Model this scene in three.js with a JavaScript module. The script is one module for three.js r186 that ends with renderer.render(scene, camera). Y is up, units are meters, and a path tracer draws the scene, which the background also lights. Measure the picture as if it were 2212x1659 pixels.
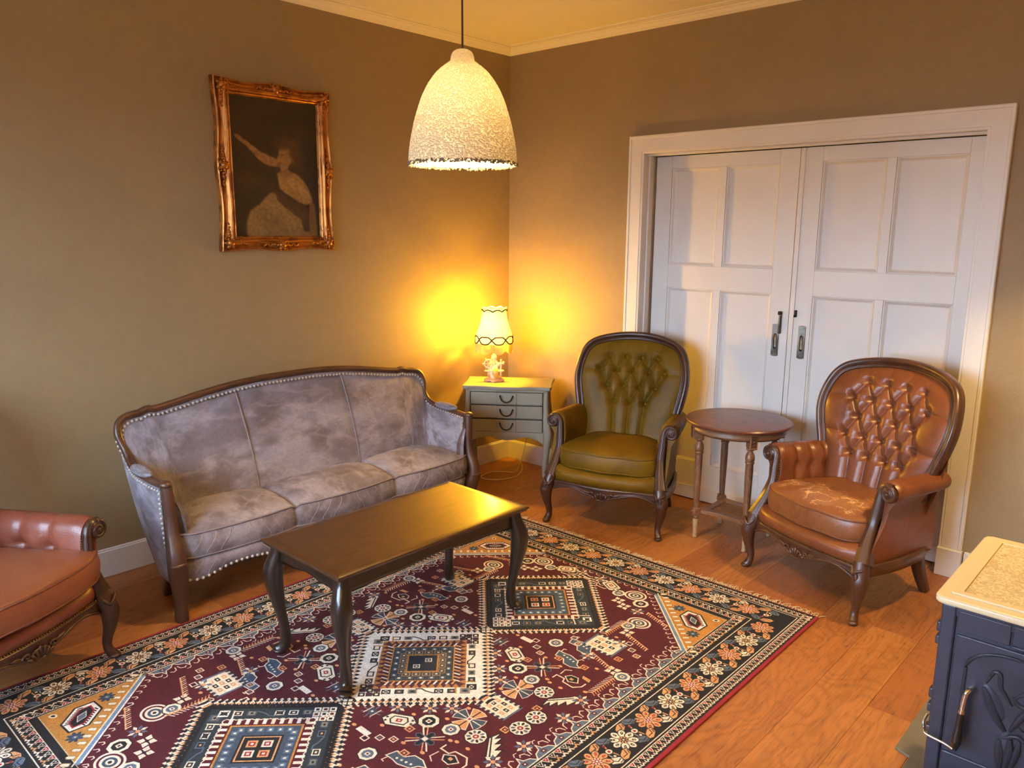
import * as THREE from 'three';
import { RoundedBoxGeometry } from 'three/addons/geometries/RoundedBoxGeometry.js';
import { mergeGeometries, mergeVertices, toCreasedNormals } from 'three/addons/utils/BufferGeometryUtils.js';
import { MarchingCubes } from 'three/addons/objects/MarchingCubes.js';
import { RectAreaLightUniformsLib } from 'three/addons/lights/RectAreaLightUniformsLib.js';

// ---------- camera, sky, lights, exposure ----------
const scene = new THREE.Scene();
const camera = new THREE.PerspectiveCamera(52.2196, 2212 / 1659, 0.05, 60);
camera.position.set(3.7185, 1.607, 4.0139);
camera.rotation.set(-0.193569, 0.742194, 0.0077016, 'YXZ');
{ // overcast sky: bluish white above the horizon, dim ground below
  const w = 64, h = 32, d = new Float32Array(w * h * 4);
  for (let j = 0; j < h; j++) for (let i = 0; i < w; i++) { const el = ((j + 0.5) / h - 0.5) * 180, k = el > 0 ? 25 : 1.0, o = (j * w + i) * 4; d[o] = (el > 0 ? 0.56 : 0.9) * k; d[o + 1] = (el > 0 ? 0.75 : 0.95) * k; d[o + 2] = 1.0 * k; d[o + 3] = 1; }
  const t = new THREE.DataTexture(d, w, h, THREE.RGBAFormat, THREE.FloatType); t.mapping = THREE.EquirectangularReflectionMapping; t.magFilter = THREE.LinearFilter; t.needsUpdate = true; scene.background = t;
}
const renderer = new THREE.WebGLRenderer();
renderer.toneMapping = THREE.LinearToneMapping;
renderer.toneMappingExposure = 0.95;
renderer.shadowMap.enabled = true;
RectAreaLightUniformsLib.init();
const WIN = { x0: 0.35, x1: 3.05, y0: 0.75, y1: 2.3, z: 5.2 };  // the window behind the camera
const sky = new THREE.RectAreaLight(new THREE.Color(0.6, 0.78, 1.0), 1.0, WIN.x1 - WIN.x0 - 0.1, WIN.y1 - WIN.y0 - 0.1);
sky.position.set((WIN.x0 + WIN.x1) / 2, (WIN.y0 + WIN.y1) / 2, WIN.z - 0.03);
sky.lookAt((WIN.x0 + WIN.x1) / 2, (WIN.y0 + WIN.y1) / 2, 0);
scene.add(sky);
const PENDANT = { color: new THREE.Color(1, 0.66, 0.26), power: 7.6 };
const ADDED_UPLIGHT = { color: new THREE.Color(1, 0.6, 0.2), power: 15 };
const TABLE_LAMP = { color: new THREE.Color(1, 0.5, 0.022), power: 4.4 };

// ---------- helpers ----------
const { PI, sin, cos, abs, min, max, sqrt, floor: fl, exp, hypot, atan2, sign, pow } = Math;
const V = (x, y, z) => new THREE.Vector3(x, y, z);
const lerp = (a, b, t) => a + (b - a) * t;
const clamp = (x, a = 0, b = 1) => min(b, max(a, x));
const sst = (a, b, x) => { const t = clamp((x - a) / (b - a)); return t * t * (3 - 2 * t); };
function rng(s) { return () => { s = (s + 0x6d2b79f5) | 0; let t = Math.imul(s ^ (s >>> 15), 1 | s); t = (t + Math.imul(t ^ (t >>> 7), 61 | t)) ^ t; return ((t ^ (t >>> 14)) >>> 0) / 4294967296; }; }
const hash = (x, y, s = 0) => { let h = Math.imul(x | 0, 374761393) ^ Math.imul(y | 0, 668265263) ^ Math.imul(s | 0, 1442695041); h = Math.imul(h ^ (h >>> 13), 1274126177); return ((h ^ (h >>> 16)) >>> 0) / 4294967296; };
function vnoise(x, y, px, py, s) {                              // tiling value noise
  const ix = fl(x), iy = fl(y), fx = x - ix, fy = y - iy, u = fx * fx * (3 - 2 * fx), v = fy * fy * (3 - 2 * fy), m = (a, p) => ((a % p) + p) % p;
  return lerp(lerp(hash(m(ix, px), m(iy, py), s), hash(m(ix + 1, px), m(iy, py), s), u), lerp(hash(m(ix, px), m(iy + 1, py), s), hash(m(ix + 1, px), m(iy + 1, py), s), u), v);
}
function fbm(u, v, fx, fy, oct, s = 1) { let a = 0.5, r = 0, n = 0; for (let i = 0; i < oct; i++) { r += a * vnoise(u * fx, v * fy, fx, fy, s + i * 17); n += a; a *= 0.55; fx *= 2; fy *= 2; } return r / n; }
const s2l = (c) => (c <= 0.04045 ? c / 12.92 : pow((c + 0.055) / 1.055, 2.4));
function tex(w, h, fn, { srgb = true, rep = [1, 1] } = {}) {
  const d = new Uint8Array(w * h * 4);
  for (let j = 0; j < h; j++) for (let i = 0; i < w; i++) { const c = fn(i / w, j / h, i, j), o = (j * w + i) * 4; if (typeof c === 'number') d[o] = d[o + 1] = d[o + 2] = clamp(c) * 255; else { d[o] = clamp(c[0]) * 255; d[o + 1] = clamp(c[1]) * 255; d[o + 2] = clamp(c[2]) * 255; } d[o + 3] = 255; }
  const t = new THREE.DataTexture(d, w, h); t.wrapS = t.wrapT = THREE.RepeatWrapping; t.magFilter = THREE.LinearFilter; t.minFilter = THREE.LinearMipmapLinearFilter; t.generateMipmaps = true;
  if (srgb) t.colorSpace = THREE.SRGBColorSpace; t.repeat.set(...rep); t.needsUpdate = true; return t;
}
const mix3 = (a, b, t) => [lerp(a[0], b[0], t), lerp(a[1], b[1], t), lerp(a[2], b[2], t)];
const c255 = (r, g, b) => [r / 255, g / 255, b / 255];
const std = (o) => new THREE.MeshStandardMaterial(o), phy = (o) => new THREE.MeshPhysicalMaterial(o);

const taken = {};
function numbered(n) { if (!(n in taken)) { taken[n] = 0; return n; } taken[n]++; return n + '_' + String(taken[n]).padStart(3, '0'); }
function shadows(m) { m.castShadow = true; m.receiveShadow = true; return m; }
function obj(name, geo, m, parent = scene) {
  if (Array.isArray(geo)) geo = merge(geo);
  const o = shadows(new THREE.Mesh(geo, m)); o.name = parent === scene ? numbered(name) : name; parent.add(o); return o;
}
function merge(list) {
  const l = list.map((g) => { g = g.index ? g.toNonIndexed() : g; const r = new THREE.BufferGeometry(); for (const k of ['position', 'normal', 'uv']) { if (!g.attributes[k]) { if (k === 'normal') g.computeVertexNormals(); else if (k === 'uv') boxUV(g); } r.setAttribute(k, g.attributes[k]); } return r; });
  return mergeGeometries(l);
}
function thing(name, label, category, [x, y, z] = [0, 0, 0], turn = 0, group) {
  const o = new THREE.Group(); o.name = numbered(name); o.position.set(x, y, z); o.rotation.y = turn; scene.add(o);
  o.userData = { label, category }; if (group) o.userData.group = group; return o;
}
function tag(o, label, category, group) { o.userData.label = label; o.userData.category = category; if (group) o.userData.group = group; return o; }
function struct(name, geo, m, label) { const o = obj(name, geo, m); o.userData.kind = 'structure'; if (label) o.userData.label = label; return o; }
function structGroup(name, label) { const o = new THREE.Group(); o.name = numbered(name); o.userData.kind = 'structure'; if (label) o.userData.label = label; scene.add(o); return o; }
// uv in metres from the position; the texture's u runs along the grain axis
function boxUV(g, grain = 'x', off = [0, 0]) {
  const p = g.attributes.position, n = g.attributes.normal, uv = new Float32Array(p.count * 2), gi = 'xyz'.indexOf(grain);
  for (let i = 0; i < p.count; i++) {
    const q = [p.getX(i), p.getY(i), p.getZ(i)], m = n ? [abs(n.getX(i)), abs(n.getY(i)), abs(n.getZ(i))] : [0, 1, 0];
    let k = m[0] > m[1] && m[0] > m[2] ? 0 : m[1] > m[2] ? 1 : 2;
    let a = gi, b; if (k === gi) { a = (gi + 1) % 3; b = (gi + 2) % 3; } else b = 3 - k - gi;
    uv[2 * i] = q[a] + off[0]; uv[2 * i + 1] = q[b] + off[1];
  }
  g.setAttribute('uv', new THREE.BufferAttribute(uv, 2)); return g;
}
function box(x0, x1, y0, y1, z0, z1, r = 0, grain = 'x', seg = 2) {
  const w = x1 - x0, h = y1 - y0, d = z1 - z0;
  const g = r ? new RoundedBoxGeometry(w, h, d, seg, min(r, w / 2.01, h / 2.01, d / 2.01)) : new THREE.BoxGeometry(w, h, d);
  g.translate((x0 + x1) / 2, (y0 + y1) / 2, (z0 + z1) / 2); return boxUV(g, grain);
}
// parametric surface; fn(u, v) -> [x, y, z]; uv = (u * su, v * sv); closed in u and / or v
function surf(nu, nv, fn, { su = 1, sv = 1, cu = false, cv = false, flip = false } = {}) {
  const P = [], U = [], I = [];
  for (let j = 0; j <= nv; j++) for (let i = 0; i <= nu; i++) { const u = i / nu, v = j / nv, q = fn(cu && i === nu ? 0 : u, cv && j === nv ? 0 : v); P.push(q[0], q[1], q[2]); U.push(u * su, v * sv); }
  for (let j = 0; j < nv; j++) for (let i = 0; i < nu; i++) { const a = j * (nu + 1) + i, b = a + 1, c = a + nu + 1, d = c + 1; if (flip) I.push(a, c, b, b, c, d); else I.push(a, b, c, b, d, c); }
  const g = new THREE.BufferGeometry(); g.setAttribute('position', new THREE.Float32BufferAttribute(P, 3)); g.setAttribute('uv', new THREE.Float32BufferAttribute(U, 2)); g.setIndex(I); g.computeVertexNormals();
  const N = g.attributes.normal, avg = (a, b) => { const x = N.getX(a) + N.getX(b), y = N.getY(a) + N.getY(b), z = N.getZ(a) + N.getZ(b), l = hypot(x, y, z) || 1; N.setXYZ(a, x / l, y / l, z / l); N.setXYZ(b, x / l, y / l, z / l); };
  if (cu) for (let j = 0; j <= nv; j++) avg(j * (nu + 1), j * (nu + 1) + nu);
  if (cv) for (let i = 0; i <= nu; i++) avg(i, nv * (nu + 1) + i);
  return g;
}
const curveOf = (pts, closed = false, tension = 0.5) => new THREE.CatmullRomCurve3(pts.map((p) => (p.isVector3 ? p : V(...p))), closed, 'catmullrom', tension);
const at = (arr, t) => { const x = clamp(t) * (arr.length - 1), i = min(fl(x), arr.length - 2); return lerp(arr[i], arr[i + 1], x - i); };
const atS = (arr, t) => { const x = clamp(t) * (arr.length - 1), i = min(fl(x), arr.length - 2), f = x - i; return lerp(arr[i], arr[i + 1], f * f * (3 - 2 * f)); };
// sweep a closed profile [[p, n], ...] (p along side, n along up) along points; up: vector or fn(t, point, tangent); scale(t)
function sweep(pts, profile, { n = 48, up = V(0, 1, 0), scale = () => 1, closed = false, caps = true, tension = 0.5, raw = false } = {}) {
  const cv = raw ? null : curveOf(pts, closed, tension), m = profile.length, len = raw ? 1 : cv.getLength();
  let per = 0; for (let i = 0; i < m; i++) per += hypot(profile[i][0] - profile[(i + 1) % m][0], profile[i][1] - profile[(i + 1) % m][1]);
  const frames = []; const N = raw ? pts.length - 1 : n;
  for (let i = 0; i <= N; i++) {
    const t = i / N, p = raw ? pts[i] : cv.getPointAt(t), T = raw ? pts[min(i + 1, N)].clone().sub(pts[max(i - 1, 0)]).normalize() : cv.getTangentAt(t), U = (typeof up === 'function' ? up(t, p, T) : up).clone();
    U.addScaledVector(T, -U.dot(T)).normalize(); const S = T.clone().cross(U).normalize(); frames.push([p, S, U, scale(t)]);
  }
  const g = surf(m, N, (u, v) => { const i = Math.round(u * m) % m, k = Math.round(v * N), [p, S, U, sc] = frames[k], q = profile[i], sx = sc.length ? sc[0] : sc, sy = sc.length ? sc[1] : sc; return [p.x + S.x * q[0] * sx + U.x * q[1] * sy, p.y + S.y * q[0] * sx + U.y * q[1] * sy, p.z + S.z * q[0] * sx + U.z * q[1] * sy]; }, { cu: true, cv: closed });
  const uv = g.attributes.uv; for (let i = 0; i < uv.count; i++) uv.setXY(i, uv.getY(i) * len, uv.getX(i) * per);
  if (!caps || closed) return g;
  const out = [g];
  for (const k of [0, N]) {
    const [p, S, U, sc] = frames[k], sx = sc.length ? sc[0] : sc, sy = sc.length ? sc[1] : sc, P = [p.x, p.y, p.z], I = [], uvs = [0, 0];
    profile.forEach((q) => { P.push(p.x + S.x * q[0] * sx + U.x * q[1] * sy, p.y + S.y * q[0] * sx + U.y * q[1] * sy, p.z + S.z * q[0] * sx + U.z * q[1] * sy); uvs.push(q[0], q[1]); });
    for (let i = 0; i < m; i++) { const a = 1 + i, b = 1 + (i + 1) % m; if (k) I.push(0, a, b); else I.push(0, b, a); }
    const c = new THREE.BufferGeometry(); c.setAttribute('position', new THREE.Float32BufferAttribute(P, 3)); c.setAttribute('uv', new THREE.Float32BufferAttribute(uvs, 2)); c.setIndex(I); c.computeVertexNormals(); out.push(c);
  }
  return merge(out);
}
const ring = (r, m = 12, ry = r) => Array.from({ length: m }, (_, i) => [cos(i / m * 2 * PI) * r, sin(i / m * 2 * PI) * ry]);
const tube = (pts, r, n = 32, m = 8, o = {}) => sweep(pts, ring(1, m), { n, up: V(0.013, 0.21, 0.977), ...o, scale: typeof r === 'number' ? () => r : r });
function lathe(pts, seg = 32, sm = true) { const g = new THREE.LatheGeometry(pts.map(([r, y]) => new THREE.Vector2(max(r, 0.0001), y)), seg); return sm ? g : toCreasedNormals(g, 0.6); }
function smoothPts(pts, n) { const c = new THREE.SplineCurve(pts.map(([a, b]) => new THREE.Vector2(a, b))); return c.getPoints(n).map((p) => [p.x, p.y]); }
function ell(x, y, z, rx, ry, rz, seg = 12, rot) { const g = new THREE.SphereGeometry(1, seg, max(6, seg * 0.7 | 0)); g.scale(rx, ry, rz); if (rot) { g.rotateX(rot[0]); g.rotateY(rot[1]); g.rotateZ(rot[2]); } g.translate(x, y, z); return g; }
function mirrorX(g) { const h = g.clone(); h.scale(-1, 1, 1); if (h.index) { const a = h.index.array; for (let i = 0; i < a.length; i += 3) { const t = a[i]; a[i] = a[i + 1]; a[i + 1] = t; } } else { for (const k of Object.keys(h.attributes)) { const at_ = h.attributes[k], s = at_.itemSize, A = at_.array; for (let i = 0; i < at_.count; i += 3) for (let c = 0; c < s; c++) { const t = A[i * s + c]; A[i * s + c] = A[(i + 1) * s + c]; A[(i + 1) * s + c] = t; } } } return h; }
// puffy cushion: closed plan outline [[x, z], ...] and profile [[k, y], ...] from the bottom centre to the top centre
function cushion(outline, prof, centre, yadd = () => 0, n = 96) {
  const c = curveOf(outline.map(([x, z]) => V(x, 0, z)), true, 0.5), pts = Array.from({ length: n }, (_, i) => c.getPointAt(i / n)), pr = smoothPts(prof, 28);
  const g = surf(n, pr.length - 1, (u, v) => { const p = pts[Math.round(u * n) % n], q = pr[Math.round(v * (pr.length - 1))], x = lerp(centre[0], p.x, max(q[0], 0)), z = lerp(centre[1], p.z, max(q[0], 0)); return [x, q[1] + yadd(x, z, q[0], v), z]; }, { cu: true, flip: true });
  return boxUV(g, 'x');
}
const onFloor = (g) => { const p = g.attributes.position; for (let i = 0; i < p.count; i++) if (p.getY(i) < 0) p.setY(i, 0); return g; };
function nails(pts, r, m = 6) { return merge(pts.map(([x, y, z]) => { const g = new THREE.IcosahedronGeometry(r, 0); g.translate(x, y, z); return g; })); }
// ---------- materials ----------
const woodGrain = (base, dark, { n = 1024, seed = 3, str = 1, knots = 0 } = {}) => tex(n, n, (u, v) => {
  const w = fbm(u, v, 3, 9, 3, seed) * 1.3 + fbm(u, v, 2, 4, 2, seed + 5) * 0.6, ringy = 0.5 + 0.5 * sin((v * 22 + w * 9) * 2 * PI * 0.5), fine = fbm(u, v, 10, 220, 3, seed + 9), pore = pow(fbm(u, v, 24, 420, 2, seed + 2), 4) * 2.2;
  return mix3(base, dark, clamp((ringy * 0.38 + fine * 0.5 + pore * 0.35 - 0.18) * str));
});
const grainBump = tex(512, 512, (u, v) => fbm(u, v, 6, 180, 3, 41), { srgb: false });
const rough = (lo, hi, s, f = 8) => tex(512, 512, (u, v) => lerp(lo, hi, fbm(u, v, f, f, 5, s)), { srgb: false });

const wallBump = tex(512, 512, (u, v) => fbm(u, v, 90, 90, 3, 7), { srgb: false, rep: [1.6, 1.6] });
const wallTex = tex(512, 512, (u, v) => { const f = fbm(u, v, 5, 5, 5, 11) - 0.5, g = fbm(u, v, 60, 60, 2, 13) - 0.5, k = 1 + f * 0.07 + g * 0.04; return [0.585 * k, 0.503 * k, 0.37 * k]; }, { rep: [0.45, 0.45] });
const M = {};
M.wall = std({ map: wallTex, bumpMap: wallBump, bumpScale: 0.0006, roughness: 0.62 });
M.ceiling = std({ color: 0xe9dfc6, bumpMap: wallBump, bumpScale: 0.0005, roughness: 0.9 });
const paintTex = tex(512, 512, (u, v) => { const k = 1 + (fbm(u, v, 6, 6, 4, 21) - 0.5) * 0.04; return [0.86 * k, 0.845 * k, 0.82 * k]; });
const brushBump = tex(512, 512, (u, v) => fbm(u, v, 120, 8, 3, 29), { srgb: false });
M.white = std({ map: paintTex, bumpMap: brushBump, bumpScale: 0.0001, roughness: 0.42 });
M.planks = [c255(174, 112, 58), c255(168, 105, 53), c255(180, 118, 61), c255(162, 100, 51)].map((c, i) => phy({
  map: tex(1024, 512, (u, v) => {
    const s = 50 + i * 31, w = fbm(u, v, 3, 3, 4, s) * 2.2, cath = pow(0.5 + 0.5 * sin((v * 9 + w * 6.5) * 2 * PI), 3), fine = fbm(u, v, 5, 110, 4, s + 3), big = fbm(u, v, 3, 2, 3, s + 6), pores = pow(fbm(u, v, 40, 260, 2, s + 8), 5) * 3;
    return mix3(c, [c[0] * 0.48, c[1] * 0.38, c[2] * 0.34], clamp(cath * 0.2 * (0.3 + big) + fine * 0.34 + big * 0.5 + pores * 0.25 - 0.34));
  }, { rep: [0.55, 1.1] }), bumpMap: grainBump, bumpScale: 0.0004, roughness: 0.5, clearcoat: 0.25, clearcoatRoughness: 0.35,
}));
M.mahogany = phy({ map: woodGrain(c255(74, 40, 25), c255(30, 14, 9), { seed: 61 }), roughness: 0.4, clearcoat: 0.4, clearcoatRoughness: 0.2, bumpMap: grainBump, bumpScale: 0.0002 });
M.mahogany2 = phy({ map: woodGrain(c255(92, 56, 36), c255(40, 20, 12), { seed: 63 }), roughness: 0.4, clearcoat: 0.5, clearcoatRoughness: 0.25, bumpMap: grainBump, bumpScale: 0.0002 });
M.walnut = phy({ map: woodGrain(c255(92, 56, 36), c255(44, 24, 15), { seed: 71 }), roughness: 0.42, clearcoat: 0.4, clearcoatRoughness: 0.28, bumpMap: grainBump, bumpScale: 0.0003 });
M.darkOak = phy({ map: woodGrain(c255(74, 44, 18), c255(38, 20, 9), { seed: 81 }), roughness: 0.38, clearcoat: 0.75, clearcoatRoughness: 0.16, bumpMap: grainBump, bumpScale: 0.0004 });
M.blackOak = phy({ map: woodGrain(c255(42, 26, 15), c255(18, 11, 7), { seed: 83 }), roughness: 0.34, clearcoat: 0.8, clearcoatRoughness: 0.14 });
M.tableWood = phy({ map: woodGrain(c255(140, 98, 64), c255(84, 52, 34), { seed: 91 }), roughness: 0.45, clearcoat: 0.35, clearcoatRoughness: 0.3, bumpMap: grainBump, bumpScale: 0.0003 });
M.tableTop = phy({ map: woodGrain(c255(116, 64, 48), c255(72, 36, 28), { seed: 93 }), roughness: 0.4, clearcoat: 0.5, clearcoatRoughness: 0.26 });
M.paleWood = std({ map: woodGrain(c255(196, 168, 130), c255(140, 108, 78), { seed: 95 }), roughness: 0.55 });
const leatherBump = tex(512, 512, (u, v) => { const a = fbm(u, v, 34, 34, 3, 101), b = fbm(u, v, 70, 70, 2, 103); return 0.5 + (abs(a - 0.5) * 1.4 + (b - 0.5) * 0.3); }, { srgb: false, rep: [4, 4] });
const leather = (base, dark, light, seed, crack = 0, ro = 0.4, cc = 0.25) => phy({
  map: tex(1024, 1024, (u, v) => {
    const m = fbm(u, v, 5, 5, 5, seed), f = fbm(u, v, 60, 60, 2, seed + 4), cr = 1 - min(1, abs(fbm(u, v, 12, 12, 4, seed + 7) - 0.5) * 22), wear = sst(0.55, 0.75, fbm(u, v, 4, 4, 4, seed + 9));
    let c = mix3(base, dark, clamp((m - 0.45) * 1.9)); c = mix3(c, light, clamp(wear * 0.4 + (f - 0.5) * 0.25)); if (crack) c = mix3(c, light, cr * wear * crack); return c;
  }, { rep: [1.5, 1.5] }), bumpMap: leatherBump, bumpScale: 0.0006, roughness: ro, clearcoat: cc, clearcoatRoughness: 0.25,
});
M.leatherGreen = leather(c255(106, 78, 12), c255(78, 57, 7), c255(126, 94, 20), 111, 0, 0.5, 0.06);
M.leatherGreen.specularIntensity = 0.45; M.leatherGreen.clearcoat = 0;
M.leatherOrange = leather(c255(122, 68, 36), c255(94, 48, 24), c255(142, 86, 48), 121);
M.leatherWorn = leather(c255(132, 80, 42), c255(102, 56, 28), c255(206, 160, 108), 123, 1.6);
M.leatherRust = leather(c255(124, 64, 46), c255(96, 44, 30), c255(146, 84, 60), 131);
M.leatherRustSeat = leather(c255(136, 80, 52), c255(110, 60, 38), c255(154, 98, 66), 137);
const suedeTex = tex(1024, 1024, (u, v) => {
  const w = fbm(u, v, 4, 4, 3, 141), a = fbm(u + w * 0.08, v, 9, 9, 5, 143), b = fbm(u, v + w * 0.06, 14, 14, 4, 147), vein = 1 - min(1, abs(fbm(u + w * 0.1, v, 8, 8, 5, 149) - 0.5) * 14), fine = fbm(u, v, 160, 160, 2, 151);
  let c = mix3(c255(112, 103, 109), c255(141, 134, 144), sst(0.3, 0.7, a)); c = mix3(c, c255(94, 82, 81), sst(0.45, 0.8, b) * 0.6); c = mix3(c, c255(196, 184, 178), vein * 0.22); const k = 0.94 + fine * 0.12; return [c[0] * k, c[1] * k, c[2] * k];
}, { rep: [1.1, 1.1] });
M.suede = phy({ map: suedeTex, bumpMap: leatherBump, bumpScale: 0.0006, roughness: 0.85, sheen: 0.35, sheenRoughness: 0.5, sheenColor: new THREE.Color(0.7, 0.72, 0.8) });
M.suedePiping = std({ color: 0x7d7276, roughness: 0.8 });
M.stitch = std({ color: 0xb0a6a6, roughness: 0.8 });
M.nailPewter = std({ color: 0xbdb4ac, metalness: 0.35, roughness: 0.4 });
M.nailBrass = std({ color: 0x8a6a3c, metalness: 0.85, roughness: 0.4 });
M.sage = std({ map: tex(512, 512, (u, v) => { const k = 0.94 + fbm(u, v, 7, 7, 5, 161) * 0.12; return [0.55 * k, 0.53 * k, 0.455 * k]; }), bumpMap: brushBump, bumpScale: 0.0003, roughness: 0.5 });
M.darkMetal = std({ color: 0x2a231c, metalness: 0.7, roughness: 0.42 });
M.gilt = std({ map: tex(512, 512, (u, v) => mix3(c255(196, 128, 56), c255(124, 70, 26), sst(0.4, 0.7, fbm(u, v, 20, 20, 4, 171)))), metalness: 0.6, roughness: 0.36 });
M.nickel = std({ map: tex(256, 256, (u, v) => mix3(c255(150, 145, 138), c255(84, 78, 70), sst(0.4, 0.7, fbm(u, v, 12, 12, 4, 181)))), metalness: 0.8, roughness: 0.35 });
M.blackHole = std({ color: 0x0c0b0a, roughness: 0.8 });
M.chrome = std({ color: 0xd8d4cc, metalness: 1, roughness: 0.16 });
M.black = phy({ color: 0x141312, roughness: 0.35, clearcoat: 0.6, clearcoatRoughness: 0.15 });
const ironBump = tex(512, 512, (u, v) => fbm(u, v, 60, 60, 4, 191), { srgb: false, rep: [3, 3] });
M.enamelBlue = phy({ map: tex(512, 512, (u, v) => mix3(c255(40, 46, 64), c255(29, 33, 46), sst(0.4, 0.72, fbm(u, v, 7, 7, 5, 193)))), bumpMap: ironBump, bumpScale: 0.0006, roughness: 0.4, clearcoat: 0.5, clearcoatRoughness: 0.25 });
M.enamelCream = phy({ color: 0xd9c79c, roughness: 0.42, clearcoat: 0.3, clearcoatRoughness: 0.3 });
const pebble = tex(512, 512, (u, v) => { const a = fbm(u, v, 52, 52, 2, 195); return sst(0.42, 0.62, a); }, { srgb: false, rep: [4, 4] });
M.enamelPebble = phy({ map: tex(512, 512, (u, v) => mix3(c255(220, 205, 165), c255(172, 150, 104), sst(0.45, 0.62, 1 - fbm(u, v, 52, 52, 2, 195)) * 0.55 + 0.25 * sst(0.5, 0.7, fbm(u, v, 6, 6, 4, 197))), { rep: [4, 4] }), bumpMap: pebble, bumpScale: 0.0014, roughness: 0.5 });
M.hearth = std({ map: tex(512, 512, (u, v) => mix3(c255(128, 122, 106), c255(92, 88, 76), fbm(u, v, 12, 12, 5, 199))), roughness: 0.55, metalness: 0.1 });
M.porcelain = phy({ color: 0xe8d2b0, roughness: 0.3, clearcoat: 0.5, clearcoatRoughness: 0.15 });
M.porcelainPink = phy({ color: 0xc99a78, roughness: 0.35, clearcoat: 0.4 });
M.porcelainGold = phy({ color: 0xd2a24a, roughness: 0.35, clearcoat: 0.4 });
M.cordDark = std({ color: 0x40382c, roughness: 0.7 });
M.cordWhite = std({ color: 0xd8cba8, roughness: 0.6 });
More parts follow.
